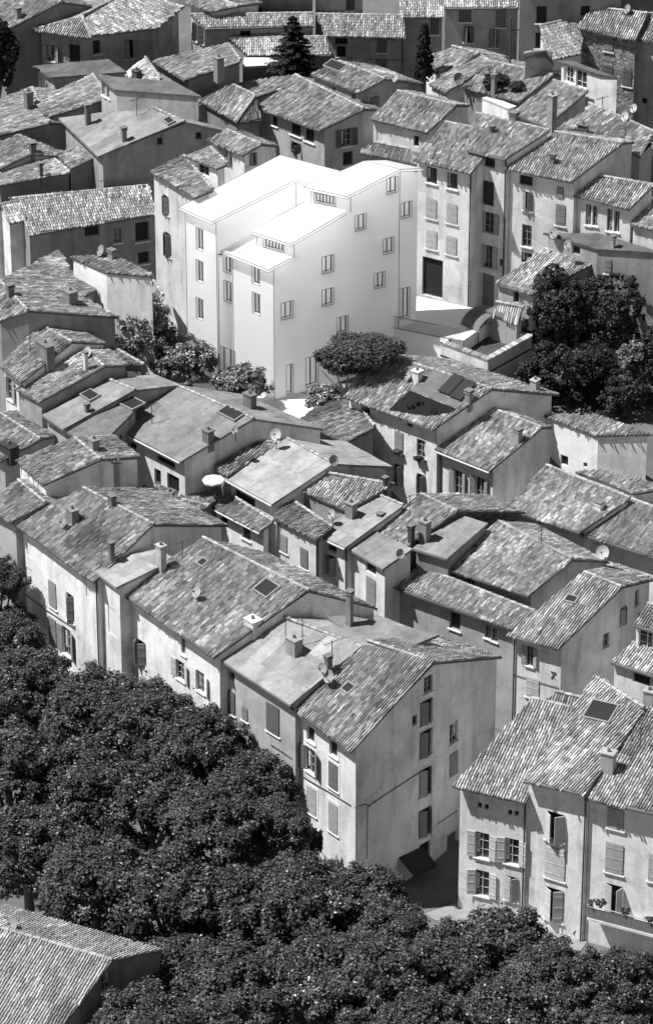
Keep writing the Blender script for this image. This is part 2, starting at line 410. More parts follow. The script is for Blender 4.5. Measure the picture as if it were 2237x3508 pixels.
            if k == 'h':
                leaf(t - w / 2 + .01, z, w / 4, R(random.uniform(12, 60)), 1); leaf(t + w / 2 - .01, z, w / 4, R(random.uniform(20, 75)), -1)
            if k != 'g' and hh > .9:
                s = MB(); s.box(ctr(t, z - hh / 2 - .05, .03), dd * (w / 2 + .1), no * .075, Z * .04); s.build('sill', SILL, origin=h.o, parent=wo)
            if sur:
                s = MB()
                for tt, zz, hw, hz in ((t - w / 2 - .09, z, .09, hh / 2 + .18), (t + w / 2 + .09, z, .09, hh / 2 + .18), (t, z + hh / 2 + .09, w / 2, .09), (t, z - hh / 2 - .18, w / 2, .06)):
                    s.box(ctr(tt, zz, .008), dd * hw, no * .012, Z * hz)
                s.build('surround', SILL, origin=h.o, parent=wo)
    h.wallo = mb.build('wall', wallm(h.wall) if not hasattr(h, 'opaque') else [wallm(h.wall), mat('solid_white', .97, .9)], origin=h.o, parent=h.root)
    for j in h.pipes:
        s = h.S[j]; n0, n1 = h.nor[j - 1], h.nor[j]; e = h.nor[j] if h.offs[j] >= h.offs[j - 1] else h.nor[j - 1]
        d_in = (h.S[(j + 1) % n] - s); d_in.z = 0
        if h.offs[j] < h.offs[j - 1]: d_in = h.S[j - 1] - s; d_in.z = 0
        c = Vector((s.x, s.y, 0)) + e * .09 + d_in.normalized() * .12
        m = MB(); m.tube([c + Vector((0, 0, h.base)), c + Vector((0, 0, s.z - .1)), c + e * (h.offs[j] if 0 else .25) + Vector((0, 0, s.z + .0))], .055, 6)
        m.build('downpipe', PIPE, origin=h.o, parent=h.root)
    if h.gutter:
        for i in range(n):
            if h.offs[i] > .3 and (h.nor[i].y < .2):
                a, b = h.Q[i], h.Q[(i + 1) % n]; m = MB()
                o = h.nor[i] * .07 - Vector((0, 0, .1))
                m.tube([a + o, b + o], .065, 6); m.build('gutter', GUT, origin=h.o, parent=h.root)

def chim(h, crop, *specs):
    """x, y of the foot in the picture, height, half widths, wall tone"""
    for sp in specs:
        x, y, ht = sp[:3]; a = sp[3] if len(sp) > 3 else .3; b = sp[4] if len(sp) > 4 else .25; v = sp[5] if len(sp) > 5 else .35
        p, no = find_roof(h, src(crop, (x, y))); a *= .82; b *= .9; ht *= random.uniform(.85, 1.0)
        d = norm2(h.S[0], h.S[1]); e = Vector((-d.y, d.x, 0)); Z = Vector((0, 0, 1)); m = MB()
        m.box(p + Z * (ht / 2 - .35), d * a, e * b, Z * (ht / 2 + .35))
        m.box(p + Z * (ht + .03), d * (a + .06), e * (b + .06), Z * .04)
        ob = m.build('chimney', wallm(v), origin=h.o, parent=h.roof)
        c = MB()
        if a > .22 and ht > .6:
            c.tube([p + Z * (ht + .07), p + Z * (ht + .3)], [.11, .09], 8)
        else: c.box(p + Z * (ht + .2), d * (a + .08), e * (b + .08), Z * .03); c.box(p + Z * (ht + .12), d * .04, e * .04, Z * .06)
        c.build('chimney_pot', mat('terracotta_pot', .16, .9, .2, 4), origin=h.o, parent=h.roof)
def dish(h, crop, *specs):
    for sp in specs:
        x, y, r = sp[:3]; r *= .82; az = sp[3] if len(sp) > 3 else -60; up = sp[4] if len(sp) > 4 else .6; v = sp[5] if len(sp) > 5 else random.choice((.25, .34, .42))
        s = src(crop, (x, y)); 
        p, no = find_roof(h, src(crop, (x, y + up * 75)))
        q = p + Vector((0, 0, up))
        # keep the dish on the sight line of its place above the roof
        d = Vector((math.sin(R(az)), -math.cos(R(az)), .45)).normalized(); u = d.cross(Vector((0, 0, 1))).normalized(); w = u.cross(d).normalized()
        m = MB(); V = []; F = []; nr, nk = 4, 16
        for i in range(nr + 1):
            rr = r * i / nr
            for k in range(nk):
                an = 2 * math.pi * k / nk; V.append(q + u * rr * math.cos(an) + w * rr * 1.08 * math.sin(an) + d * (.28 * rr * rr / r))
        for i in range(nr):
            for k in range(nk): F.append((i * nk + k, i * nk + (k + 1) % nk, (i + 1) * nk + (k + 1) % nk, (i + 1) * nk + k))
        m.add(V, F)
        m.tube([p - Vector((0, 0, .2)), q - d * .12, q - d * .02], .03, 6, 1)
        m.tube([q - w * r * .9, q + d * r * .9], .015, 4, 1); m.box(q + d * r * .92, u * .05, w * .05, d * .07, 1)
        m.build('satellite_dish', [mat('dish_%02d' % int(v * 100), v, .5), METAL], origin=h.o, parent=h.root)
def skyl(h, crop, *specs):
    for sp in specs:
        x, y, a, b = sp[:4]; p, no = find_roof(h, src(crop, (x, y))); 
        d = norm2(h.S[0], h.S[1]); d = (d - no * d.dot(no)).normalized(); e = no.cross(d)
        m = MB(); c = p + no * .12
        for q, A2, B2 in ((e * b, d * (a + .06), e * .05), (-e * b, d * (a + .06), e * .05), (d * a, d * .05, e * (b - .05)), (-d * a, d * .05, e * (b - .05))): m.box(c + q, A2, B2, no * .07)
        fo = m.build('skylight', mat('zinc_flashing', .22, .6, .1, 3), origin=h.o, parent=h.roof)
        # sub-part level is the deepest: the pane is a sibling of the frame
        g = MB(); g.box(p + no * .12, d * (a - .05), e * (b - .05), no * .03); g.build('skylight_pane', GLASS, origin=h.o, parent=h.roof)
def antenna(h, crop, *specs):
    for sp in specs:
        x, y, ht = sp[:3]; p, no = find_roof(h, src(crop, (x, y))); m = MB(); Z = Vector((0, 0, 1))
        m.tube([p - Z * .2, p + Z * ht], .03, 5); a = Vector((.8, .6, 0)); b = Vector((-.6, .8, 0))
        m.tube([p + Z * (ht - .1) - a * .6, p + Z * (ht - .1) + a * .6], .02, 4)
        for q in (-.5, -.25, 0, .25, .5): m.tube([p + Z * (ht - .1) + a * q - b * .25, p + Z * (ht - .1) + a * q + b * .25], .014, 4)
        m.build('aerial', METAL, origin=h.o, parent=h.root)

def H(crop, label, eL, eR, rR, rL, back=None, h=8, sl=.36, name='village_house', cat='house', **kw):
    """pitched house from the pixels of its eave and ridge; back = None (lean-to), metres, or the pixel of the far eave's end"""
    h = h + lift(label)
    a0 = ath(src(crop, eR), h); z0 = a0.z
    a, b = atz(src(crop, eL), z0), a0; d = norm2(a, b); e = Vector((-d.y, d.x, 0))
    def solve(s, base, slope, lo=-3, hi=8, ref=None):
        # height at which the pixel's point lies on a slope rising from the line through base along d
        ref = ref or b
        f = lambda z: (z - base) - slope * abs((atz(s, z) - ref).dot(e))
        zs = np.linspace(base + lo, base + hi, 400); v = [f(z) for z in zs]
        for i in range(len(zs) - 1):
            if v[i] <= 0 <= v[i + 1] or v[i] >= 0 >= v[i + 1]: return zs[i]
        return zs[int(np.argmin(np.abs(v)))]
    if isinstance(sl, tuple): zr = z0 + sl[0]; s_ = sl[1] if len(sl) > 1 else .36
    else: zr = solve(src(crop, rR), z0, sl, 0.02, 9); s_ = sl
    c, dd_ = atz(src(crop, rR), zr), atz(src(crop, rL), zr)
    P = [a, b, c, dd_]; faces = [[0, 1, 2, 3]]; out = [0, 1, 2, 3]; rid = [(2, 3)]
    if back is not None:
        if isinstance(back, (int, float)):
            ea, eb = dd_ - a, c - b; ea.z = eb.z = 0
            ee = e if e.dot(c - b) > 0 else -e
            f1 = c + ee * back; f0 = dd_ + ee * back; f1.z = f0.z = zr - s_ * back
        else:
            bs = src(crop, back)
            g = lambda z: (zr - z) - s_ * abs((atz(bs, z) - c).dot(e))
            zs = np.linspace(zr - 6, zr, 500); zb = zs[int(np.argmin([abs(g(z)) for z in zs]))]
            f1 = atz(bs, zb); f0 = f1 + (dd_ - c); f0.z = zb
        P += [f1, f0]; faces.append([3, 2, 4, 5]); out = [0, 1, 2, 4, 5, 3]
    kw.setdefault('ridges', rid)
    return core(name, label, cat, P, faces, out, **kw)
# ================================================================== houses, front row first
# ---- row above the plane trees
k2 = H('K', 'tall corner house with bare grey gable wall of narrow windows above the plane trees', (558, 1018), (965, 1288), ('L', 105, 330), (1070, 568), ('L', 545, 290), h=12, sl=.42, wall=.62, rv=.17, pipes=(0,), over=0.5)
win(k2, 'K', ('d', 700, 1185, .8, 1.1), ('d', 850, 1280, .8, 1.1), ('o', 697, 1355, 1.0, 1.8), ('c', 850, 1460, .95, 1.9), sh=.14, sur=1)
win(k2, 'P', ('c', 658, 585, .95, 2.2), ('c', 515, 470, .95, 2.0), sh=.3, sur=1)
win(k2, 'P', ('h', 1275, 85, 1.1, 1.9), ('h', 1278, 335, 1.1, 2.0), ('h', 1272, 600, 1.1, 2.0), ('c', 1447, 225, .9, 1.7), ('w', 1448, 20, .9, 1.5), ('g', 1435, 780, 1.1, 2.3, .12), ('d', 1280, 800, 1.0, 1.6), sh=.3)
win(k2, 'K', ('h', 1478, 1025, 1.1, 1.7), ('w', 1487, 845, .8, 1.2), ('d', 1385, 1092, .45, .75), sh=.3)
dish(k2, 'K', (822, 815, .5, -40, .9))
skyl(k2, 'K', (950, 885, .35, .35))
k1 = H('K', 'house under a broad bare pale cement roof with a cluttered chimney in its middle', (75, 685), (565, 985), (1038, 612), (490, 400), 7, h=12.2, sl=.3, wall=.5, roof='plate', rv=.3, pipes=(0,), over=0.5)
win(k1, 'K', ('d', 180, 800, .6, .6), ('c', 452, 1085, 1.3, 2.1), ('c', 178, 975, .8, 1.7), ('c', 268, 1050, .6, 1.0), sh=.16)
chim(k1, 'K', (590, 650, 1.1, .55, .35, .35), (320, 530, 1.2, .55, .4, .6), (815, 770, 1.1, .2, .2, .2))
dish(k1, 'K', (780, 765, .45, -40, .8))
antenna(k1, 'K', (535, 590, 1.9), (645, 600, 2.3), (840, 740, 1.9))
k0 = H('K', 'smooth grey lean-to roof with one tall thin chimney behind the pale cement roof', (1000, 590), (1230, 660), (1545, 530), (760, 360), None, h=10.2, sl=.12, wall=.5, roof='plate', rv=.2, ridges=())
chim(k0, 'K', (955, 465, 2.7, .22, .22, .3))
g6 = H('G', 'long cream terrace house with a wide tiled roof, a dish and one skylight', (768, 1207), ('K', 62, 672), ('K', 690, 240), (1335, 848), ('K', 1140, 352), h=11.9, sl=.36, wall=.66, rv=.17, pipes=(0,), over=0.5)
win(g6, 'J', ('d', 820, 170, .4, 1.0), ('h', 930, 265, 1.0, 1.9), ('w', 1205, 222, .5, 1.2), ('o', 1188, 380, .9, 1.4, .6), ('o', 1320, 455, .9, 1.5, .6), sh=.3)
dish(g6, 'G', (1300, 1215, .45, -50, .7)); skyl(g6, 'K', (412, 228, .7, .6)); skyl(g6, 'G', (1335, 1018, .3, .3))
chim(g6, 'G', (1062, 1065, 1.9, .35, .25, .5))
g5 = H('G', 'small house with a flat white sheet roof between two tiled terrace houses', (620, 1072), (765, 1178), (1040, 1045), (860, 955), 2, h=12.1, sl=.14, wall=.6, roof='plate', rv=.34, ridges=(), over=.3)
win(g5, 'J', ('x', 740, 60, 1.0, 2.0), ('x', 742, 200, 1.0, 1.6))
g4 = H('G', 'cream terrace house with a broad tiled roof and closed blinds, left of the sheet roof', (72, 752), (615, 1142), (1015, 765), (548, 520), (1500, 768), h=12, sl=.36, wall=.68, rv=.17, pipes=(0, 1), over=0.5)
win(g4, 'G', ('c', 347, 1225, .95, 2.0), ('h', 462, 1310, .9, 2.1), ('x', 195, 920, .8, 1.3), ('x', 590, 1220, .9, .8), ('x', 195, 1130, .8, 1.8), sh=.2)
win(g4, 'J', ('c', 348, 125, .95, 2.1), ('o', 440, 190, 1.0, 2.1), sh=.22)
chim(g4, 'G', (478, 745, 1.1, .45, .3, .25), (737, 635, .6, .3, .2, .2), (735, 1000, 1.4, .18, .18, .2)); dish(g4, 'G', (425, 755, .4, -60, .5))
g3 = H('G', 'low terrace house at the left edge with blank wall beneath a slatted attic house', (-120, 640), (72, 752), (302, 622), (120, 470), 3, h=12.2, sl=.34, wall=.5, rv=.17)
g1 = H('G', 'attic house with a row of white slats under its tiled roof, rising above terrace roofs', (108, 340), (287, 500), (665, 335), (490, 190), 3, h=13.6, sl=.2, wall=.6, rv=.16, over=.2)
win(g1, 'G', ('x', 190, 455, .35, .8), ('x', 225, 490, .35, .8), ('x', 255, 520, .35, .8), ('x', 145, 415, .3, .8)); chim(g1, 'G', (620, 270, .8, .4, .3, .3))
g2 = H('G', 'tiled roof at the left edge with a dark roof opening beside its verge', (-300, 170), (0, 352), (268, 200), (0, 30), (450, 165), h=10.5, sl=.36, wall=.4, rv=.15)
chim(g2, 'G', (60, 290, .7, .8, .4, .06))
g8 = H('G', 'small dark shed with a short tiled roof tucked behind the slatted attic', (662, 345), (800, 352), (770, 308), (662, 290), None, h=9.2, sl=.2, wall=.3, rv=.15, over=.1)
gv = H('G', 'low tiled outhouse roof with three squat chimneys under the two door terrace', (800, 700), (1150, 770), (1380, 640), (960, 545), 3, h=8.6, sl=.12, wall=.35, rv=.15, over=.2)
chim(gv, 'G', (955, 610, 1.0, .3, .3, .25), (1015, 615, 1.0, .35, .3, .25), (1118, 612, .8, .3, .3, .2))
# ---- second row
d8 = H('G', 'house with a huge smooth grey sheet roof crossed by one pale joint', (750, 122), (1185, 348), ('H', 325, 452), ('D', 1150, 1185), ('H', 785, 518), h=8.6, sl=.22, wall=.55, roof='plate', rv=.22, pipes=(), over=.45, gutter=True)
win(d8, 'G', ('h', 868, 405, .9, 1.2), ('d', 1038, 470, .7, 1.7), ('d', 1140, 525, 1.3, 2.1), ('d', 850, 230, 1.6, .5), ('d', 1090, 350, 2.0, .5), sh=.3)
chim(d8, 'G', (1370, 215, .9, .4, .3, .2)); chim(d8, 'H', (300, 375, 1.2, .5, .3, .2)); skyl(d8, 'H', (178, 420, .9, .5)); dish(d8, 'G', (792, 200, .35, -50, .3)); dish(d8, 'H', (205, 530, .33, -40, .7))
d7 = H('D', 'low rough grey sheet roof between two higher sheet roofs', (440, 1500), ('G', 640, 262), ('G', 900, 0), (800, 1290), None, h=7.4, sl=.1, wall=.4, roof='plate', rv=.17, ridges=(), over=.2)
skyl(d7, 'D', (865, 1315, .8, .6))
d6 = H('D', 'grey sheet roof with a small vent pipe and a square roof light', (275, 1388), (415, 1478), (890, 1222), (712, 1150), 4, h=8.8, sl=.2, wall=.45, roof='plate', rv=.25)
skyl(d6, 'D', (595, 1262, .6, .45)); chim(d6, 'D', (575, 1365, .5, .15, .15, .15))
ha = H('H', 'house under a pale sheet roof with a dark open loggia below the eave', (125, 838), (445, 1015), (850, 748), (540, 577), (1240, 767), h=10.2, sl=.26, wall=.6, roof='plate', rv=.34, over=.4, gutter=True)
win(ha, 'H', ('d', 265, 975, 2.3, .75), ('d', 375, 1035, 1.6, .75)); dish(ha, 'H', (472, 562, .5, -20, 1.2)); dish(ha, 'H', (848, 728, .45, 30, .4))
hb = H('H', 'low house with a narrow tiled roof directly under the dark loggia', (42, 1030), (365, 1197), (455, 1130), (165, 945), None, h=7.2, sl=.3, wall=.62, rv=.19, over=.4, gutter=True)
win(hb, 'H', ('d', 275, 1190, .9, 1.3), ('d', 130, 1120, .8, .7))
hl = H('H', 'lean-to tiled roof against the left side of the pale sheet roof', (60, 772), (150, 826), (500, 612), (350, 595), None, h=9.0, sl=.18, wall=.35, rv=.17, over=.1)
hc = H('H', 'raised tiled roof over an open terrace with a single white post', (612, 922), (935, 1050), (1250, 885), (790, 805), None, h=9.6, sl=.22, wall=.4, rv=.2, over=.15, gutter=True)
chim(hc, 'H', (965, 1075, .9, .4, .3, .3), (1190, 895, .6, .15, .15, .1))
hc1 = H('H', 'cream house with a small open roof terrace behind its tiled eave', (455, 1102), (735, 1250), (845, 1165), (560, 975), None, h=8.0, sl=.1, wall=.55, rv=.17, over=.25, gutter=True, pipes=(0, 1))
win(hc1, 'H', ('c', 525, 1275, .7, 1.3), ('c', 658, 1370, .8, 1.5), sh=.2); dish(hc1, 'H', (842, 1083, .4, -50, .6))
hc2 = H('H', 'cream house under a pale sheet roof stepping down beside the roof terrace', (722, 1205), (925, 1300), (1310, 1022), (1140, 950), None, h=8.4, sl=.22, wall=.6, roof='plate', rv=.3, over=.4, pipes=(1,), gutter=True)
win(hc2, 'H', ('h', 835, 1415, .8, 1.5), ('d', 840, 1305, .9, .5), sh=.25)
hd = H('H', 'house with a small smooth grey roof and an arched door in its lit wall', (918, 1290), (1172, 1440), (1370, 1310), (1110, 1180), None, h=8.0, sl=.2, wall=.6, roof='plate', rv=.24, ridges=(), over=.3, pipes=(0,))
win(hd, 'K', ('c', 1097, 240, 1.0, 2.0), ('d', 1095, 90, 1.1, .8), sh=.22); dish(hd, 'H', (1285, 1342, .4, 30, .3))
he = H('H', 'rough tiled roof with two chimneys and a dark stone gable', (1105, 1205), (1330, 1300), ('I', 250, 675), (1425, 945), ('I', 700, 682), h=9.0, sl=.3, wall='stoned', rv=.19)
chim(he, 'H', (1450, 1235, 1.3, .4, .3, .3), (1160, 1140, .7, .2, .2, .1), (1360, 1270, 1.4, .2, .2, .1))
ia = H('I', 'flat grey sheet roof with a white strip along its upper edge', ('H', 1368, 1305), (180, 990), (450, 755), (235, 690), None, h=8.2, sl=.16, wall=.28, roof='plate', rv=.24, ridges=(), over=.3, gutter=True)
ib = H('I', 'big streaked tiled roof with slipped sheets over small dark attic openings', (150, 1042), (715, 1242), (1005, 990), (520, 742), (1250, 1008), h=8.6, sl=.3, wall=.42, rv=.2)
win(ib, 'I', ('d', 178, 1100, .5, .8), ('d', 235, 1118, .9, .7), ('w', 330, 1150, .8, .6), ('x', 545, 1205, .9, .6)); dish(ib, 'I', (1205, 950, .55, -20, .6))
ic = H('I', 'long low tiled roof above a shaded wall with pale framed windows', (-205, 1163), (605, 1457), (760, 1335), (0, 1040), None, h=6.0, sl=.3, wall=.45, rv=.19, over=.5)
win(ic, 'L', ('d', 232, 55, .9, 1.3), ('w', 448, 125, .5, 1.0), ('w', 492, 145, .5, 1.0)); win(ic, 'K', ('x', 1280, 300, .4, .2), ('x', 1370, 340, .5, .2), fr=.7)
idh = H('I', 'tall narrow lit house with bare grey side wall and iron wall anchor', (572, 1492), ('L', 910, 245), (1330, 1175), (1085, 1075), 5, h=9.0, sl=.36, wall=.66, rv=.2, over=0.5, pipes=(0,))
win(idh, 'L', ('o', 725, 285, .55, 1.5), ('c', 745, 495, 1.0, 1.5), ('h', 1325, 30, .8, 1.3), ('w', 1228, 180, .6, 1.1), sh=.42); win(idh, 'I', ('w', 1430, 1245, .6, 1.2), ('w', 1447, 1365, .5, .6))
skyl(idh, 'I', (1000, 1260, .4, .3))
ie = H('I', 'wide pale tiled roof with a white roof cowl above half hidden cream walls', (560, 655), (1050, 822), (1385, 590), (835, 372), None, h=7.6, sl=.3, wall=.66, rv=.2, over=.6)
chim(ie, 'I', (1180, 665, .5, .3, .25, .75)); 
iw = H('I', 'white house with a bright lit front and grey side wall holding one dish', (798, 38), (1168, 175), (1535, 168), (1190, 45), None, h=8.4, sl=(.5,), wall=.74, rv=.2, over=.12, ridges=())
win(iw, 'I', ('d', 952, 340, .7, .8), ('d', 1090, 370, .35, .4)); 
ig = H('I', 'house with big grey shutters, tiled roof and dark rubble side wall', (95, 268), (460, 412), (808, 125), (478, 0), 1.2, h=8.2, sl=.36, wall=.6, rv=.19, gutter=True, over=.45, pipes=(0,))
win(ig, 'I', ('o', 255, 485, .75, 1.9), ('o', 397, 522, .8, 1.7), ('d', 350, 388, .5, .25), sh=.3); chim(ig, 'I', (648, 220, 1.0, .25, .25, .4))
# stone side of that house: a facing of its own, a hand's breadth proud
fa = H('H', 'cream house with flower boxes, solar panels and a sunken roof terrace', (918, 308), ('F', 85, 1482), ('F', 478, 1215), (1175, 22), ('F', 920, 1252), h=9.6, sl=.34, wall=.66, rv=.19, over=0.5)
win(fa, 'H', ('w', 1060, 405, .8, 1.2), ('c', 1055, 590, .8, 1.6), ('c', 1280, 600, .8, 1.6), ('w', 1425, 645, .8, 1.4), ('h', 1275, 820, .8, 1.7), ('h', 1425, 885, .8, 1.7), ('d', 1350, 490, .6, .35), sh=.2)
chim(fa, 'H', (1100, 130, .9, .6, .4, .25), (1400, 205, 1.0, .35, .3, .7)); chim(fa, 'F', (325, 1300, .8, .25, .25, .4), (760, 1220, .9, .3, .3, .45)); dish(fa, 'H', (1345, 170, .35, -60, .5))
fl = H('H', 'dark tiled lean-to roof beside the lit wall with flower boxes', (620, 452), (925, 622), (1120, 500), (915, 235), None, h=7.4, sl=.3, wall=.35, rv=.14)
# ---- left, middle
d3 = H('D', 'tall cream house with wooden shutters under a tiled roof at the left edge', (0, 1070), (142, 1168), (475, 905), (262, 792), (692, 914), h=9.8, sl=.3, wall=.62, rv=.17, over=.35)
win(d3, 'D', ('o', 65, 1215, .8, 1.7), ('c', -10, 1180, .8, 1.6), sh=.3); chim(d3, 'D', (300, 1010, 1.3, .9, .35, .22))
d4 = H('D', 'lower tiled roof with a thin white chimney stack and a dish', (100, 1210), (262, 1302), (687, 1065), (560, 960), 2, h=8.4, sl=.26, wall=.4, rv=.18, over=.2)
chim(d4, 'D', (565, 1090, 1.3, .15, .15, .55)); dish(d4, 'D', (583, 972, .45, -50, .4))
d5a = H('D', 'dark little tiled roof beside the trees, upper of two strips', (660, 1000), (700, 1040), (950, 1055), (735, 935), None, h=7.4, sl=.1, wall=.3, rv=.13, over=.1)
d5b = H('D', 'dark tiled roof strip beside the trees, lower of two', (685, 1080), (730, 1150), (1100, 1178), (800, 1070), None, h=6.0, sl=.1, wall=.3, rv=.14, over=.1)
def C(crop, label, specs, faces, outline, h, **kw):
    """roof given point by point: (pixel..., rise above the eave)"""
    h = h + lift(label)
    z0 = ath(src(crop, specs[0][:-1]), h).z
    pts = [atz(src(crop, s[:-1]), z0 + (s[-1] or 0)) for s in specs]
    if kw.get('flat3'):
        i, j, k = kw['flat3']; nn = (pts[j] - pts[i]).cross(pts[k] - pts[i]).normalized()
        pts = [onplane(src(crop, s[:-1]), pts[i], nn) if s[-1] is None else p for s, p in zip(specs, pts)]
    kw.pop('flat3', None)
    return core(kw.pop('name', 'village_house'), label, kw.pop('cat', 'house'), pts, faces, outline, **kw)
d1 = C('D', 'wide mottled tiled roof with two dark chimneys left of the round trees', [(-160, 660, 0), (0, 770, 0), (185, 698, 1.0), (782, 742, -.5), (545, 608, None), (692, 528, None), (465, 432, None), (385, 300, None), (0, 500, 1.0)],
       [[0, 1, 2, 8], [2, 3, 4, 5, 6, 7, 8]], [0, 1, 2, 3, 4, 5, 6, 7, 8], 8.6, wall=.35, rv=.17, ridges=[(2, 8)], over=.2, flat3=(2, 3, 8))
chim(d1, 'D', (68, 605, .8, .25, .25, .2), (465, 650, 1.0, .55, .4, .25))
d2 = H('D', 'house with a bright white lit parapet wall and three dishes on a tiled roof', (468, 345), (697, 447), (1015, 472), (760, 330), None, h=9.4, sl=(.3,), wall=.7, rv=.16, over=.06, ridges=())
dish(d2, 'D', (670, 305, .5, -60, .5), (725, 315, .4, -50, .4)); antenna(d2, 'D', (480, 340, 1.8)); chim(d2, 'D', (735, 355, .6, .3, .2, .3))
dn = H('D', 'low dark house half hidden behind the leftmost round tree', (1000, 560), (1075, 640), (1075, 600), (1010, 500), None, h=5, sl=(.4,), wall=.4, rv=.17, over=.1)
# ---- left, upper
a20 = H('A', 'tall pale narrow house with a curved window left of the white drawn building', (985, 1118), (1285, 1305), (1400, 1243), (1210, 1020), None, h=13.5, sl=.3, wall=.52, rv=.17, over=.3)
win(a20, 'A', ('h', 1092, 1345, .8, 1.5), sh=.2); win(a20, 'D', ('h', 1105, 262, .8, 1.9), sh=.25)
a20b = H('A', 'little rooftop cabin with a dark window and bright lit front', (1215, 1025), (1428, 1112), (1500, 1075), (1385, 965), None, h=14.2, sl=.3, wall=.7, rv=.17, over=.2, gutter=True)
win(a20b, 'A', ('w', 1340, 1115, 1.2, .8))
b9 = H('B', 'small house with curved tiled roof and one shuttered window in its lit front', (22, 918), (248, 1018), (378, 948), (150, 852), (492, 957), h=13.0, sl=.36, wall=.6, rv=.18, over=.25)
win(b9, 'B', ('o', 138, 1015, .7, 1.2), ('h', 322, 1028, .6, 1.0), sh=.2)
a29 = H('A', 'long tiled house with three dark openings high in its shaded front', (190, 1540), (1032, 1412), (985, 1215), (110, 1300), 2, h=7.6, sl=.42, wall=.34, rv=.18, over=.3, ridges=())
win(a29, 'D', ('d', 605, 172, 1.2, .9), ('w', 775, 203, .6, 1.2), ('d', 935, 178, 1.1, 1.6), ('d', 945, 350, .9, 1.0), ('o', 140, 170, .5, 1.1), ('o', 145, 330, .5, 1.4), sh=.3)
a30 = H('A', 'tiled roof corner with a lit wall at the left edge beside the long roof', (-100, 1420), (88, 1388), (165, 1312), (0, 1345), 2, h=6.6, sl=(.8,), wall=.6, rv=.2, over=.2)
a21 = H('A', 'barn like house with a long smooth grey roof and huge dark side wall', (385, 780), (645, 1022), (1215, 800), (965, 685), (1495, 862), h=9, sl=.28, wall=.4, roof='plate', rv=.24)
win(a21, 'A', ('d', 1053, 927, .5, .6), ('d', 1306, 890, .5, .6)); chim(a21, 'A', (580, 815, 1.6, .22, .22, .2), (815, 925, 1.0, .25, .2, .3)); skyl(a21, 'A', (1115, 798, .5, .3))
a22 = H('A', 'dark roofed rooftop tower with two windows in its narrow lit face', (635, 492), (748, 587), (1325, 632), (1150, 535), None, h=12.3, sl=(.5,), wall=.5, roof='plate', rv=.13, ridges=(), over=.2)
win(a22, 'A', ('w', 672, 570, .7, 1.2), ('w', 712, 602, .6, 1.0))
a23 = H('A', 'bright mottled tiled roof with a shaded wall beneath its right verge', (222, 660), (318, 770), (720, 640), (610, 485), 2, h=8.6, sl=.3, wall=.38, rv=.2)
a24 = H('A', 'tiled roof with a square dark chimney at the left edge, upper village', (-260, 740), (-60, 907), (328, 802), (212, 572), 2, h=7.4, sl=.26, wall=.35, rv=.19)
chim(a24, 'A', (190, 712, 1.6, .4, .3, .2))
a25 = H('A', 'long dark sheet roof on timber posts over a pale wall', (215, 430), (330, 507), (835, 470), (712, 385), None, h=7.2, sl=(.7,), wall=.5, roof='plate', rv=.13, ridges=(), over=.3)
a26 = H('A', 'very pale weathered tiled roof with a small sooty chimney', (800, 480), (930, 540), (1060, 520), (955, 372), None, h=6.6, sl=(1.2,), wall=.5, rv=.3, over=.2)
chim(a26, 'A', (900, 520, .9, .4, .3, .12))
a27 = H('A', 'tiled house with dark side wall and a tall square chimney on its flank', (1000, 392), (1212, 530), ('B', 240, 395), ('B', 160, 285), None, h=7.4, sl=.26, wall=.36, rv=.18)
chim(a27, 'A', (1440, 480, 1.6, .4, .35, .3))
a28 = C('A', 'shallow tiled roof with a small chimney at the left edge, middle of three', [(-150, 990, 0), (0, 1108, 0), (215, 1005, .8), (400, 1038, .2), (410, 985, .5), (120, 880, 1.0)], [[0, 1, 2, 5], [2, 3, 4, 5]], [0, 1, 2, 3, 4, 5], 7.2, wall=.4, rv=.17, ridges=())
chim(a28, 'A', (215, 1000, .7, .25, .25, .2))
a28b = H('A', 'pale tiled roof with a crooked vent at the left edge, lowest of three', (-200, 1090), (-30, 1222), (465, 1132), (360, 1045), None, h=6.2, sl=.16, wall=.3, rv=.25)
chim(a28b, 'A', (270, 1160, 1.0, .15, .15, .2))
a28c = H('A', 'small tiled roof patch beside the long smooth grey roof', (375, 1012), (465, 1107), (650, 1022), (570, 940), None, h=7.0, sl=.25, wall=.3, rv=.17, over=.1)
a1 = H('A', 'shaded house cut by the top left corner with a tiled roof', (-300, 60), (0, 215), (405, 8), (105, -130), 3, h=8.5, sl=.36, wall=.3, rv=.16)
chim(a1, 'A', (120, 120, .9, .25, .25, .3))
a2 = C('A', 'large hipped house with a curved shaded front and three tall blind panels', [(215, 195, 0), (600, 247, 0), (1035, 168, 0), (1215, 42, 0), (850, -60, .9), (540, 100, .9), (560, -70, .2)],
       [[0, 1, 5], [1, 2, 3, 4, 5], [5, 4, 6, 0]], [0, 1, 2, 3, 4, 6], 7.5, wall=.42, rv=.19, ridges=[(5, 1), (5, 4)], over=.5)
win(a2, 'A', ('o', 335, 345, .7, 1.4), ('d', 490, 350, 1.0, 1.6), ('h', 850, 320, .8, 1.6), ('d', 615, 310, .7, 1.2), ('x', 1010, 250, .6, 1.8), ('x', 1115, 210, .6, 1.8), ('x', 1180, 170, .5, 1.8), sh=.25)
a3 = H('A', 'low front facing tiled house with lit gable end and dark windows', (1352, 186), (2069, 170), (2060, 83), (1258, 92), 2, h=6.2, sl=.36, wall=.42, rv=.2, over=.35)
win(a3, 'B', ('d', 270, 222, .9, .7)); win(a3, 'A', ('h', 1320, 210, 1.0, 1.4), ('h', 1275, 200, .5, 1.6), sh=.15)
a4 = H('A', 'tiled house at the top edge with a broad verge over white gable', (1215, 20), (1392, 73), ('B', 225, 35), (1300, -60), 3, h=8.6, sl=.2, wall=.55, rv=.19)
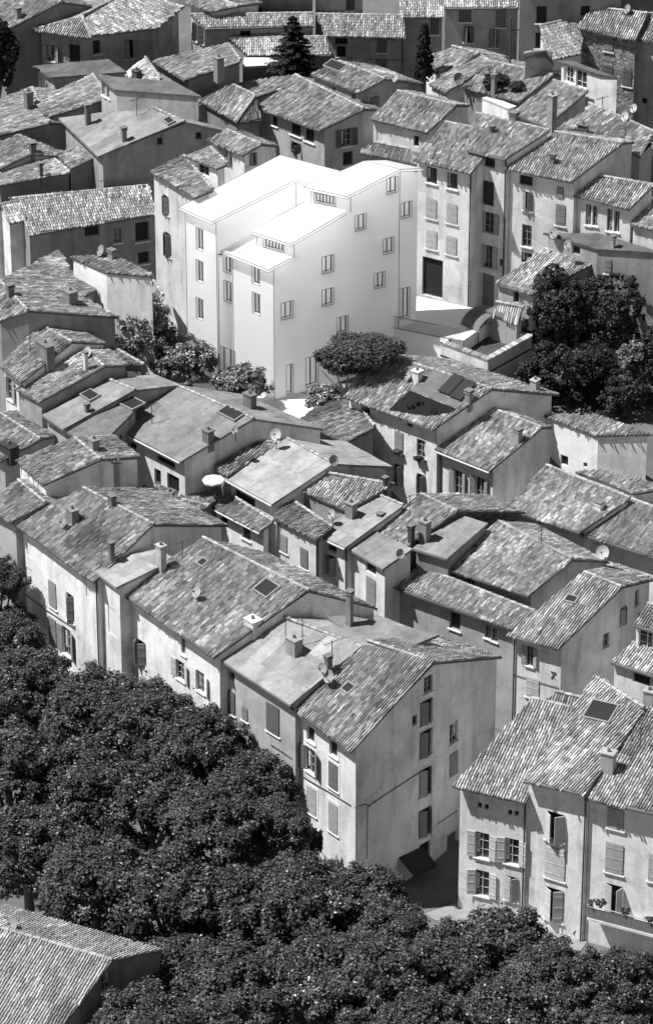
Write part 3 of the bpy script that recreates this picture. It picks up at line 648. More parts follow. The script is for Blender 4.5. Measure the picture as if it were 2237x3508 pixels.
btop = H('B', 'dark walled block at the top edge with one dish in front', (225, -50), (720, -50), (720, -160), (225, -160), None, h=8.4, sl=.36, wall=.3, rv=.17)
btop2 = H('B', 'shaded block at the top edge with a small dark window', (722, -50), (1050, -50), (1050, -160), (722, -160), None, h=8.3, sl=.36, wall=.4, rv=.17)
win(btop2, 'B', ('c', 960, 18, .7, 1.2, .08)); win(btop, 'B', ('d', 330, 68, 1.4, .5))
b2 = H('B', 'front facing tiled house with stacked dark windows right of the conifer', (805, 234), (1325, 247), (1310, 98), (735, 90), 2, h=6.8, sl=.36, wall=.42, rv=.2, over=.35, pipes=(1,))
win(b2, 'B', ('d', 900, 268, 1.1, .6), ('d', 900, 335, .8, 1.0), ('c', 1168, 297, .8, 1.2), ('c', 1165, 412, .9, .7), sh=.12)
b3 = H('B', 'small tiled roof behind the dark conifer with a white verge', (285, 360), (832, 360), (800, 238), (165, 245), None, h=5.6, sl=.3, wall=.3, rv=.21, over=.2)
b4 = H('B', 'flat white roof terrace behind a low grey parapet', (250, 435), (612, 418), (430, 375), (262, 375), None, h=6.2, sl=(.1,), wall=.3, roof='plate', rv=.6, ridges=(), over=.02)
b5 = H('B', 'low tiled roof between parapet and the broad roof in the upper middle', (208, 545), (345, 632), (670, 530), (600, 488), None, h=6.0, sl=(1.2,), wall=.4, rv=.19, over=.1)
b6 = H('B', 'tall house with white roof light and two small windows above a tiled roof', (700, 484), (1015, 608), (1190, 517), (885, 397), (1440, 549), h=8.4, sl=.32, wall=.36, rv=.19, over=.25)
win(b6, 'B', ('w', 850, 597, .5, .8), ('w', 982, 642, .5, .8), ('c', 1122, 700, .8, 1.8), sh=.12); skyl(b6, 'B', (865, 435, .9, .5)); dish(b6, 'B', (1262, 508, .42, -60, .3))
b7 = H('B', 'broad tiled house with pale lower front and one window between open shutters', (335, 697), (757, 863), (1050, 712), (640, 510), 2, h=7.0, sl=.34, wall=.48, rv=.18, over=.5)
win(b7, 'B', ('d', 460, 785, .7, 1.0), ('d', 600, 842, 1.2, 1.2), ('d', 690, 885, 1.1, 1.2), ('h', 603, 965, 1.1, .8), ('o', 935, 900, .9, 1.5), ('d', 945, 1040, .9, 1.2), sh=.1)
b8 = C('B', 'low hipped tiled roof left of the broad tiled house', [('A', 1300, 700, 0), (205, 808, 0), (378, 787, 0), (335, 625, 1.7), (190, 556, 1.7), ('A', 1310, 612, 1.3)], [[0, 1, 3, 4, 5], [1, 2, 3]], [0, 1, 2, 3, 4, 5], 5.6, wall=.3, rv=.18, ridges=[(3, 4), (3, 1)], over=.3)
# ---- right, upper
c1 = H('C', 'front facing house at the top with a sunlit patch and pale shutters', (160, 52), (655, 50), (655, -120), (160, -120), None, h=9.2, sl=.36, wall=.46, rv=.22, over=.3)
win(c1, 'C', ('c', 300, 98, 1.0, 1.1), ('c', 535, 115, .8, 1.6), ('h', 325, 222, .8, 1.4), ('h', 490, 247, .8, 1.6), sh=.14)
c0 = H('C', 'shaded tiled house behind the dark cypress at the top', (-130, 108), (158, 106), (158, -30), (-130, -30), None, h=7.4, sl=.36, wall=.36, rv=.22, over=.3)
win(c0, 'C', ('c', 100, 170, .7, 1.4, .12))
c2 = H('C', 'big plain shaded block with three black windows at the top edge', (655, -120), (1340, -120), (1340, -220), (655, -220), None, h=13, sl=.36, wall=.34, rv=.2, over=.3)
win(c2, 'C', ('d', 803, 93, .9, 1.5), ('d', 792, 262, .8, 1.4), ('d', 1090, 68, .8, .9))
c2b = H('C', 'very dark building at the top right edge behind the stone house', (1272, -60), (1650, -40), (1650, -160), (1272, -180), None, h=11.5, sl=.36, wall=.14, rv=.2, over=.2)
c3 = H('C', 'tiled roof with a white left verge behind the stone house', (835, 395), (1060, 345), (1105, 95), (790, 168), None, h=6.8, sl=.4, wall=.6, rv=.16, over=.1, con=.18)
c5 = H('C', 'rubble stone house with three shuttered windows at the upper right', (1035, 185), (1420, 258), (1500, 85), (1130, 42), 3, h=9.2, sl=.4, wall='stone', rv=.18, over=.35)
win(c5, 'C', ('c', 1245, 285, .8, 1.3), ('c', 1240, 460, .9, .9), ('c', 1367, 508, .8, 1.5), sh=.15)
c5b = H('C', 'plain plastered house beside the rubble stone house at the right edge', (1422, 255), (1700, 300), (1760, 120), (1505, 82), 3, h=9.3, sl=.4, wall=.5, rv=.18, over=.35)
win(c5b, 'C', ('d', 1478, 660, .5, .5)); dish(c5, 'C', (1372, 55, .45, -60, .4))
c4 = H('C', 'little pale tiled roof left of the glazed veranda', (745, 430), (885, 405), (830, 330), (690, 348), None, h=6.2, sl=(1.2,), wall=.5, rv=.24, over=.1)
c6 = H('C', 'rooftop veranda with small paned glazing and a flat dark roof', (885, 393), (1178, 488), (1308, 508), (1010, 400), None, h=10.4, sl=(.15,), wall=.66, roof='plate', rv=.12, ridges=(), over=.12)
win(c6, 'C', ('w', 985, 475, 1.1, 1.3), ('w', 1065, 505, 1.1, 1.4), ('d', 1120, 540, .6, 1.6), ('x', 930, 460, .5, 1.1), fr=.6)
c7a = H('C', 'tiled house with a bright white lit wall right of the cypress', (0, 395), (165, 502), (395, 352), (215, 300), 3, h=6.8, sl=.3, wall=.7, rv=.2, over=.2)
c7b = H('C', 'tiled roof with a large aerial dish at its near corner', (65, 552), (175, 606), (480, 410), (390, 350), 2, h=6.4, sl=.26, wall=.55, rv=.2, over=.2)
dish(c7b, 'C', (255, 515, .55, 20, .8, .2))
c7c = H('C', 'long tiled roof with a thin chimney above a small white terrace', (280, 572), (657, 667), (880, 492), (480, 402), 3, h=6.6, sl=.28, wall=.4, rv=.18, over=.2)
chim(c7c, 'C', (488, 615, 1.7, .2, .2, .3))
c7d = H('C', 'tiny bright white roof terrace below the long tiled roof', (410, 640), (590, 715), (640, 695), (460, 628), None, h=5.7, sl=(.02,), wall=.75, roof='plate', rv=.6, ridges=(), over=.02)
c8 = H('C', 'tiled roof with a tall double chimney at its lower corner', (610, 745), (832, 832), (1105, 600), (880, 525), None, h=7.6, sl=.34, wall=.5, rv=.21, over=.2)
chim(c8, 'C', (868, 850, 3.0, .35, .3, .45))
b10 = H('B', 'cottage with a tiled roof and white base course right of the dark gable', (1090, 780), (1465, 870), (1660, 690), (1270, 595), 2, h=8.2, sl=.34, wall=.56, rv=.19, over=.3)
win(b10, 'B', ('d', 1393, 925, .5, .9), ('x', 1165, 880, .9, 1.3))
b11 = H('B', 'low strip of tiles below the cottage with white base course', (1025, 1000), (1400, 1080), (1440, 995), (1115, 935), None, h=5.6, sl=(.7,), wall=.4, rv=.19, over=.2)
c10 = H('C', 'four storey cream house with two columns of shuttered windows over a garage', (-42, 1048), (337, 1137), (560, 880), (170, 800), None, h=12.0, sl=.3, wall=.64, rv=.2, over=0.45, pipes=(1,))
win(c10, 'C', ('w', 80, 1150, .9, 1.3), ('w', 215, 1187, .9, 1.3), ('c', 78, 1370, .95, 1.6), ('c', 213, 1403, .95, 1.6), sh=.36, fr=.12)
win(c10, 'F', ('c', 80, 232, .95, 1.5), ('c', 210, 270, .95, 1.5), ('g', 85, 480, 1.8, 3.2, .03), ('g', 210, 520, 1.5, 3.2, .02), sh=.36)
c9 = H('C', 'narrow tower house with a black attic opening and pale open shutters', (308, 985), (556, 1048), (856, 856), (375, 742), None, h=12.9, sl=.3, wall=.6, rv=.2, over=0.45, pipes=(0, 1))
win(c9, 'C', ('d', 455, 1060, 1.1, .9), ('c', 455, 1267, .9, 1.9, .05), ('o', 458, 1462, .85, 1.7, .4)); win(c9, 'F', ('o', 450, 342, .8, 1.9, .4), ('g', 428, 570, 1.7, 3.0, .2), ('d', 543, 382, .4, .6))
chim(c9, 'C', (480, 870, .4, .15, .15, .1), (620, 790, .6, .35, .3, .25))
c11 = H('C', 'cream house with a dark round attic hatch and several small windows', (560, 1105), (997, 1193), (1342, 938), (890, 865), 2, h=11.0, sl=.32, wall=.6, rv=.2, over=0.45)
win(c11, 'C', ('d', 700, 1185, 1.1, .8), ('h', 712, 1322, .8, 1.5), ('c', 928, 1412, .8, 1.7), ('c', 925, 1262, .6, .9), sh=.28); win(c11, 'F', ('w', 705, 205, .8, 1.8), ('w', 705, 350, .9, .9), ('h', 710, 0, .8, .9), fr=.2, sh=.28)
chim(c11, 'C', (875, 1075, .7, .2, .2, .2)); antenna(c11, 'C', (1350, 935, 1.3))
c12 = H('C', 'wide tiled roof with a roof light and two dishes at the right edge', (895, 852), (1392, 935), (1545, 865), (1115, 675), 3, h=10.2, sl=(1.8, .3), wall=.5, rv=.21, over=.2)
skyl(c12, 'C', (1325, 828, .5, .4)); dish(c12, 'C', (1355, 765, .45, -50, .3), (1412, 710, .4, -50, .4)); chim(c12, 'C', (1075, 890, .9, .5, .2, .2))
c15 = H('C', 'plain grey block with a tall mast and dish at the right edge', (1345, 938), (1620, 990), (1680, 920), (1400, 880), None, h=9.6, sl=(.3,), wall=.42, rv=.2, over=.05)
win(c15, 'C', ('d', 1280, 1100, .5, 1.1)); dish(c15, 'C', (1340, 985, .5, -50, .3))
c13 = H('C', 'tiled house with two pairs of tall twin windows at the right', (1010, 1285), (1380, 1370), (1545, 1215), (1175, 1153), None, h=9.6, sl=.3, wall=.58, rv=.19, over=.35)
win(c13, 'C', ('w', 1110, 1410, .45, 1.7), ('w', 1155, 1418, .45, 1.6), ('w', 1250, 1445, .45, 1.8), ('w', 1297, 1455, .45, 1.7), fr=.3); 
c14 = H('C', 'tiled lean-to roof cut by the right edge below the twin windows', (1385, 1468), (1640, 1540), (1800, 1400), (1540, 1300), None, h=8.2, sl=.3, wall=.55, rv=.2, over=.3)
# ---- middle right, round the tree
fd = H('F', 'grey house with a flat dark roof and dishes behind the big tree', (812, 185), (1165, 293), (1620, 322), (1180, 190), None, h=8.4, sl=(.35,), wall=.42, roof='plate', rv=.12, ridges=(), over=.1)
win(fd, 'F', ('d', 1030, 300, .7, .7), ('c', 1240, 405, .5, 1.2)); dish(fd, 'F', (888, 190, .5, -50, .3), (978, 265, .42, -50, .3)); chim(fd, 'F', (1272, 285, .9, .15, .15, .4))
fc = H('F', 'bright streaked tiled roof running down behind the big dark tree', (497, 518), (732, 590), (1168, 378), (815, 290), None, h=5.4, sl=.24, wall=.5, rv=.24, over=.25)
win(fc, 'F', ('d', 635, 610, .5, .9))
fb3 = H('F', 'small tiled roof between barrel vault and big dark tree', (430, 712), (640, 775), (690, 680), (505, 640), None, h=4.0, sl=(1.0,), wall=.5, rv=.24, over=.1)
def sunken():
    h = 3.4 + lift('x'); z = ath(src('F', (452, 1022)), h).z; T = [atz(src('F', q), z) for q in ((138, 905), (452, 1022), (742, 862), (420, 770))]
    P = [Vector((p.x, p.y, z - 1.0)) for p in T]
    b = core('courtyard_house', 'low courtyard building with a sunken dark terrace and tiled parapet', 'house', P, [[0, 1, 2, 3]], [0, 1, 2, 3], wall=.58, roof='plate', rv=.07, ridges=(), over=.01, side=.01)
    c = sum(P, Vector()) / 4
    for i in range(4):
        p, q = T[i], T[(i + 1) % 4]; d = norm2(p, q); inn = Vector((-d.y, d.x, 0)); inn = inn if inn.dot(c - p) > 0 else -inn; m = MB(); L = (q - p).length
        m.box((p + q) / 2 + inn * .13 - Vector((0, 0, .52)), d * (L / 2 - .005), inn * .12, Vector((0, 0, .48))); m.build('parapet', wallm(.58), origin=b.o, parent=b.root)
        m = MB(); n = int(L / .22)
        for k in range(n):
            a = p.lerp(q, (k + .5) / n) + Vector((0, 0, .0)); m.tube([a - inn * .08, a + inn * .36 + Vector((0, 0, .06))], [.1, .085], 6, 0, random.uniform(.6, 1.6))
        m.build('coping_tiles', TILE(.2), origin=b.o, parent=b.root)
    return b
fb = sunken()
win(fb, 'F', ('d', 245, 1000, .7, .9))
# ---- right foreground
la = H('L', 'cream house with four open shuttered windows above the street corner', (215, 1142), (697, 1253), (992, 625), (742, 563), None, h=9.4, sl=.42, wall=.68, rv=.2, over=0.6, pipes=(1,))
win(la, 'O', ('o', 412, 365, .95, 1.9), ('o', 607, 405, .95, 1.9), ('o', 412, 615, .95, 1.9), ('h', 605, 650, .9, 1.8), sh=.5, fr=.4); win(la, 'O', ('d', 395, 100, .3, .4), ('d', 440, 112, .3, .4), ('d', 595, 148, .3, .4), ('d', 638, 155, .3, .4))
lb = H('L', 'cream house with one column of white shutters and a large roof light', (680, 1097), (1087, 1217), (1480, 628), (1152, 422), None, h=11.0, sl=.42, wall=.7, rv=.21, over=0.6, pipes=(1,))
win(lb, 'O', ('h', 893, 245, 1.3, 2.1), ('c', 892, 485, 1.4, 2.3), ('h', 885, 755, 1.3, 2.4), sh=.62, fr=.6); skyl(lb, 'L', (1195, 655, .9, .75))
lc = H('L', 'wide cream house with closed grey shutters and a balcony at the right edge', (1082, 1217), (1600, 1347), (2080, 680), (1535, 505), None, h=10.9, sl=.42, wall=.7, rv=.22, over=0.6)
win(lc, 'O', ('c', 1290, 190, 1.1, 1.5), ('c', 1282, 450, 1.2, 2.2), ('h', 1275, 735, 1.2, 2.5), ('c', 1560, 520, .9, 2.0), sh=.34)
chim(lc, 'L', (1240, 1045, 1.4, .5, .35, .45), (1510, 600, 1.0, .4, .3, .4))
ld = H('L', 'low dark tiled roof behind the ridge of the corner house', (800, 600), (1010, 660), (1060, 560), (900, 520), None, h=7.0, sl=(.8,), wall=.5, rv=.13, over=.1)
le = H('L', 'low tiled roof in front of curtained dormer at the right edge', (1255, 327), (1620, 447), (1720, 300), (1400, 195), None, h=8.0, sl=.3, wall=.6, rv=.21, over=.3)
win(le, 'L', ('d', 1460, 430, 1.3, .9))
lf = H('L', 'dormer house with pale curtains at the right edge', (1405, 85), (1620, 150), (1720, 0), (1500, -60), None, h=10.4, sl=.3, wall=.72, rv=.21, over=.3)
win(lf, 'L', ('w', 1495, 160, 1.2, 1.6), fr=.6)
# ---- bottom left
m1 = H('M', 'house in the bottom left corner with tiled roof and square gable vent', (-740, 1360), (300, 1700), (742, 1122), (-300, 825), (1068, 1052), h=8.6, sl=.36, wall=.25, rv=.22, over=.4, con=.12)
dish(m1, 'M', (92, 888, .5, -50, .3)); win(m1, 'M', ('w', 705, 1250, .9, 1.1))

tb = H('G', 'small walled roof terrace carrying the white parasol', (1232, 548), (1400, 608), (1490, 560), (1320, 480), None, h=7.6, sl=(.1,), wall=.5, roof='plate', rv=.3, ridges=(), over=.02)

ie2 = H('I', 'darker finely tiled roof running out of the right edge beside the white cowl', (1052, 826), (1560, 992), (1800, 740), (1390, 594), None, h=7.6, sl=.3, wall=.66, rv=.165, over=.6, con=.2)
win(ie2, 'I', ('x', 1105, 900, .9, .8), ('x', 1330, 980, .5, .9))
iwp = H('I', 'small tiled roof with a bright white parapet under the white house', (1025, 414), (1415, 560), (1640, 520), (1200, 400), None, h=8.5, sl=(.15,), wall=.78, rv=.19, over=.04, ridges=())
for hh_, cc_, sp_ in ((d8, 'G', (1000, 100, 1.6)), (g6, 'G', (1200, 1000, 1.5)), (d3, 'D', (200, 980, 1.4)), (b6, 'B', (1000, 500, 1.5)), (c12, 'C', (1200, 760, 1.6)), (a21, 'A', (900, 760, 1.5)), (ib, 'I', (800, 900, 1.5)), (fa, 'H', (1250, 150, 1.7)), (lc, 'L', (1450, 900, 1.6)), (a29, 'A', (700, 1300, 1.6)), (c11, 'C', (1100, 950, 1.4)), (he, 'H', (1350, 1080, 1.5))): antenna(hh_, cc_, sp_)
# ================================================================== the white drawn building
def Dp(x, y): return (x / .68663, y / .68663)      # whole-picture view -> photograph pixels
def sE(x, y): return src('E', (x, y))
gc = ath(sE(648, 1560), 0); g0 = gc.z; TZ = g0 + 3.2
wroot = empty('white_building', (gc.x, gc.y, g0), 'plain white line drawn building with stepped roofs in the middle of the old village', 'building')
ROOT[0] = wroot
INKL = []
def ink(pts, r=.02, name='edge_line'):
    m = MB(); pts = [Vector(p) for p in pts]
    for a, b in zip(pts[:-1], pts[1:]): m.tube([a, b], r, 4)
    m.build(name, INK, origin=wroot.location, parent=wroot)
def edge_pair(a, b, th=.2):
    ink([a, b]); ink([a - Vector((0, 0, th)), b - Vector((0, 0, th))])
w3 = H('E', '', (230, 660), (615, 815), (765, 735), (385, 592), None, h=11.0, sl=.28, wall='paper', roof='paper', ridges=(), over=.5, side=.12, th=.2)
z3r = w3.P[2].z
def zover(s, Y):                       # height at which the pixel's ray reaches depth Y
    d = ray(s); return HC + d.z * (Y / d.y)
z2 = zover(sE(760, 650), w3.P[2].y - .35)
def quad(c, eL, eR, rR, rL, z, sl, back=None, **kw):
    b = atz(src(c, eR), z); hh = z - ground(b.y)
    return H(c, '', eL, eR, rR, rL, back, h=hh, sl=sl, wall='paper', roof='paper', ridges=(), th=.2, **kw)
w2 = quad('E', (495, 560), (760, 645), (1128, 428), (850, 362), z2, .28, over=.4, side=.12)
z1 = zover(sE(1130, 335), w2.P[2].y - .35)
w1 = quad('E', (845, 268), (1130, 330), (1485, 150), (1240, 95), z1, .28, (1632, 144), over=.4, side=.12)
zb = w3.P[0].z + 2.5
a_, b_ = atz(sE(25, 400), zb), atz(sE(240, 498), zb); d_ = norm2(a_, b_); e_ = Vector((-d_.y, d_.x, 0))
zs = np.linspace(zb, zb + 6, 300); f_ = [(z - zb) - .24 * abs((atz(sE(690, 55), z) - b_).dot(e_)) for z in zs]; zf = zs[int(np.argmin(np.abs(f_)))]
pf = atz(sE(690, 55), zf); nrm = (b_ - a_).cross(pf - a_).normalized()
PL = [a_, b_] + [onplane(sE(*q), a_, nrm) for q in ((795, 220), (985, 272), (1082, 160))] + [pf]
w0 = core('white_building', '', '', PL, [[0, 1, 2, 3, 4, 5]], [0, 1, 2, 3, 4, 5], wall='paper', roof='paper', ridges=(), over=.45, side=.12, th=.2)
for w, j, x in ((w3, 1, None), (w3, 2, w2.S[1].x), (w2, 1, None), (w2, 2, w1.S[1].x), (w1, 1, None), (w1, 2, None), (w1, 3, None)):
    if x is not None: w.S[j].x = x
    w.S[j].y = w3.S[1].y + .63 * (w.S[j].x - w3.S[1].x)      # one straight side wall under all three roofs
# hollowed to spread light inside: partitions stop at lower roofs, solid back walls reflect
w3.nowall = (2, 3); w2.nowall = (2,); w2.wb = {0: w3.P[2].z - .25, 3: w3.P[2].z - .5}; w1.wb = {0: w2.P[2].z - .25, 5: w2.P[2].z - .5}
zf_ = w3.P[0].z - .25; w2.wb[3] = zf_ - .03; w1.wb[5] = zf_ - .03
m = MB(); Pf = [w0.S[1], w3.S[0], w2.S[0], w2.S[3], w1.S[0], w1.S[5], w0.S[4], w0.S[3], w0.S[2]]
Pf = [Vector((p.x, p.y, zf_)) for p in Pf]; m.add(Pf, [tuple(t) for t in tessellate_polygon([Pf])]); m.build('gap_filler', PAPER_ROOF, origin=wroot.location, parent=wroot)  # unseen filler added over the gap to stop sun streaks and diffuse light
for w in (w3, w2):                       # unseen strips added behind the lower roofs to block sun slits
    a_, b_ = w.P[3], w.P[2]; d_ = norm2(a_, b_); n_ = Vector((-d_.y, d_.x, 0)); n_ = n_ if n_.y > 0 else -n_; pl = w.faces[0][1]; m = MB()
    q = [a_, b_ - d_ * .1, b_ - d_ * .1 + n_ * .8, a_ + n_ * .8]; m.add([(p.x, p.y, pz(pl, p.x, p.y) - .03) for p in q], [(0, 1, 2, 3)]); m.build('slit_filler', PAPER_ROOF, origin=wroot.location, parent=wroot)
w0.wb = {1: w3.P[0].z - .6, 2: w3.P[0].z - .6, 3: w3.P[0].z - .6}; w0.opaque = (4, 5); w1.opaque = (3, 4); w0.nowall = ()
ROOT[0] = None
for a, b in ((0, 1), (1, 2), (2, 3), (5, 0)): edge_pair(w0.P[a], w0.P[b])
ink([w0.P[4], w0.P[5]])
for w in (w3, w2, w1): edge_pair(w.P[0], w.P[1]); edge_pair(w.P[1], w.P[2])
ink([w2.P[0], w2.P[3]]); ink([w1.P[0], w1.P[3]]); ink([w1.P[2], w1.P[3]]); edge_pair(w1.P[2], w1.P[4])
def vert(w, j, z0, z1=None):
    s = w.S[j]; n0 = (w.nor[j - 1] + w.nor[j]).normalized() * .01; ink([(s.x + n0.x, s.y + n0.y, z0), (s.x + n0.x, s.y + n0.y, s.z if z1 is None else z1)])
vert(w3, 1, g0); vert(w3, 0, g0); vert(w0, 0, g0); vert(w0, 1, g0); vert(w2, 1, w3.P[2].z - .1); vert(w1, 1, w2.P[2].z - .1); vert(w2, 0, w3.P[2].z - .3); vert(w1, 0, w2.P[2].z - .3); vert(w1, 2, TZ); vert(w0, 2, w3.P[0].z)
def linewall(w, c, x, y0, y1):          # a thin vertical line on the wall seen there
    b = find_wall(w, src(c, (x, y0))); p = b[2] + b[6] * .012; q = find_wall(w, src(c, (x, y1)))[2]
    ink([p, (p.x, p.y, q.z)])
linewall(w3, 'E', 378, 745, 1440)
# drawn windows
for x, y in ((161, 612), (161, 823), (161, 1070)): win(w0, 'E', ('v', x, y, .78, 1.75))
win(w0, 'E', ('v', 105, 1290, .6, 1.5)); win(w3, 'E', ('V', 337, 1430, 1.5, 2.6, 2))
for x, y in ((343, 760), (347, 958), (530, 835), (533, 1036)): win(w3, 'E', ('v', x, y, .8, 1.7))
for x, y in ((788, 1065),): win(w3, 'E', ('v', x, y, 1.0, 1.35))
for x, y in ((1004, 775), (1004, 992), (1100, 1174)): win(w2, 'E', ('v', x, y, 1.0, 1.35))
for x, y in ((1218, 500), (1404, 653), (1345, 880), (1428, 255), (1511, 420)): win(w1, 'E', ('v', x, y, .95, 1.25))
win(w2, 'E', ('V', 648, 650, 3.6, .78, 6)); win(w1, 'E', ('V', 985, 350, 3.7, .78, 6))
win(w1, 'E', ('V', 1480, 1040, 2.4, 2.5, 2)); win(w3, 'H', ('V', 592, 180, .6, 2.4, 1)); win(w2, 'H', ('V', 708, 135, 1.1, 2.4, 2))
WHITEG = mat('white_ground', .93, .9)
# courtyard, terrace and railing
def platform(name, pix, z, zlow, m=None, fn=Dp):
    P = [atz(fn(*q), z) for q in pix]; mb = MB(); n = len(P); L = [Vector((p.x, p.y, zlow)) for p in P]
    tri = tessellate_polygon([[Vector((p.x, p.y, 0)) for p in P]])
    mb.add(P + L, [tuple(t) for t in tri] + [(i, (i + 1) % n, n + (i + 1) % n, n + i) for i in range(n)]); o = mb.build(name, m or WHITEG); return o, P
for w, zz in ((w3, g0), (w2, g0), (w1, g0 + .01), (w0, g0)):
    m = MB(); P = [(s.x + (w.o.x - s.x) * .0, s.y, zz + .03) for s in w.S]; tri = tessellate_polygon([[Vector(p) for p in P]])
    m.add(P, [tuple(t) for t in tri]); m.build('bounce_floor', mat('bounce_white', .97, .9), origin=wroot.location, parent=wroot)  # unseen white sheet added to bounce light inside the hollow building
o, _ = platform('courtyard', [(300, 880), (500, 925), (710, 992), (900, 880), (1045, 850), (1000, 760), (640, 740), (430, 780)], g0, g0 - 3); o['kind'] = 'structure'
ter, TP = platform('terrace', [(890, 765), (1037, 795), (1090, 800), (1180, 738), (984, 697), (940, 700)], TZ, g0 - 2); ter['kind'] = 'structure'
A0, A1 = atz(Dp(890, 765), TZ), atz(Dp(1082, 803), TZ); rl = MB()
rr = empty('terrace_railing', A0, 'thin black metal bar railing along the edge of the white terrace', 'railing')
L_ = (A1 - A0).length; dl = (A1 - A0).normalized(); Z_ = Vector((0, 0, 1))
bars = MB(); nb = int(L_ / .13)
for i in range(nb + 1): bars.box(A0 + dl * (i * L_ / nb) + Z_ * .5, dl * .012, Vector((-dl.y, dl.x, 0)) * .012, Z_ * .48)
bb = bars.build('bars', INK, origin=A0, parent=rr); bb['kind'] = 'stuff'
for zz, nm in ((1.0, 'handrail'), (.06, 'bottom_rail')):
    m = MB(); m.tube([A0 + Z_ * zz, A1 + Z_ * zz], .025, 5); m.build(nm, INK, origin=A0, parent=rr)
ink([A0 + Vector((-.01, -.02, 0)), (A0.x - .01, A0.y - .02, g0)])
for q in (((648, 1558), (840, 1480)), ((620, 1555), (900, 1640))): ink([atz(sE(*q[0]), g0 + .02), atz(sE(*q[1]), g0 + .02)])

# ================================================================== trees
def leaves(mb, C0, rad, n, size, lumps=40, lr=.34, up=.35, tv=.3, flat=1.0, seed=0, drop=False):
    g = np.random.default_rng(seed); rad = np.array(rad, float); C0 = np.array(C0, float)
    d = g.normal(size=(lumps, 3)); d /= np.linalg.norm(d, axis=1)[:, None]; d[:, 2] = np.where(d[:, 2] < -.45, -d[:, 2], d[:, 2])
    lc = d * (g.uniform(.5, max(.62, .95 - lr), lumps)[:, None]); ls = g.uniform(.7, 1.3, lumps) * lr
    lc = lc * np.where(g.random(lumps) < .25, 1.18, 1.0)[:, None]     # some sprays stick out of the outline
    k = g.choice(lumps, n, p=(ls ** 2) / (ls ** 2).sum())
    v = g.normal(size=(n, 3)); v /= np.linalg.norm(v, axis=1)[:, None]
    v = v + d[k] * .7; v /= np.linalg.norm(v, axis=1)[:, None]
    r = ls[k] * g.uniform(.05, 1.0, n) ** .42 * np.exp(g.normal(0, .15, n))
    P = C0 + (lc[k] + v * r[:, None]) * rad
    nn = v / rad * rad.mean() + np.array([0, 0, up]) + g.normal(0, .55, (n, 3)); nn /= np.linalg.norm(nn, axis=1)[:, None]
    t = g.normal(size=(n, 3)); a = np.cross(nn, t); a /= np.linalg.norm(a, axis=1)[:, None]; b = np.cross(nn, a)
    s = size * g.uniform(.6, 1.3, n)[:, None]
    V = np.stack([P - a * s, P - b * s * .6 + nn * s * .12, P + a * s, P + b * s * .6 + nn * s * .12], 1).reshape(-1, 3)
    o = len(mb.v); mb.v += [tuple(q) for q in V.tolist()]; base = np.arange(n) * 4 + o
    mb.f += [tuple(q) for q in np.stack([base, base + 1, base + 2, base + 3], 1).tolist()]
    lt = np.exp(g.normal(0, .22, lumps))
    mb.t += (lt[k] * np.exp(g.normal(0, tv, n))).tolist(); mb.m += [0] * n
def leafm(v):
    nm = 'leaves_%03d' % int(v * 1000)
    m = mat(nm, v, .7, attr=True, spec=.15); return m
BARK = mat('bark', .12, .95, .3, 4)
def make_tree(name, P, rad, n, size, tone, label, cat='tree', trunk=.35, group=None, zc=None, limbs=6, **kw):
    base = Vector((P.x, P.y, ground(P.y) if zc is None else zc)); root = empty(name, base, label, cat, group)
    m = MB(); leaves(m, (P.x, P.y, P.z), rad, n, size, seed=random.randrange(9999), **kw)
    m.build('crown', leafm(tone), origin=base, parent=root)
    t = MB(); top = Vector((P.x, P.y, P.z)); j = base.lerp(top, .55)
    t.tube([base - Vector((0, 0, .3)), base.lerp(top, .25) + Vector((.1, 0, 0)), j, top], [trunk, trunk * .8, trunk * .6, trunk * .25], 8)
    for i in range(limbs):
        an = i * 6.28 / limbs + random.random(); q = top + Vector((math.cos(an) * rad[0] * .6, math.sin(an) * rad[1] * .6, rad[2] * random.uniform(-.1, .5)))
        s_ = base.lerp(top, random.uniform(.4, .7)); t.tube([s_, s_.lerp(q, .5) + Vector((0, 0, .3)), q], [trunk * .45, trunk * .3, trunk * .1], 6)
    t.build('trunk', BARK, origin=base, parent=root); return root
def px2m(y): return .00647 * (y + 5206)
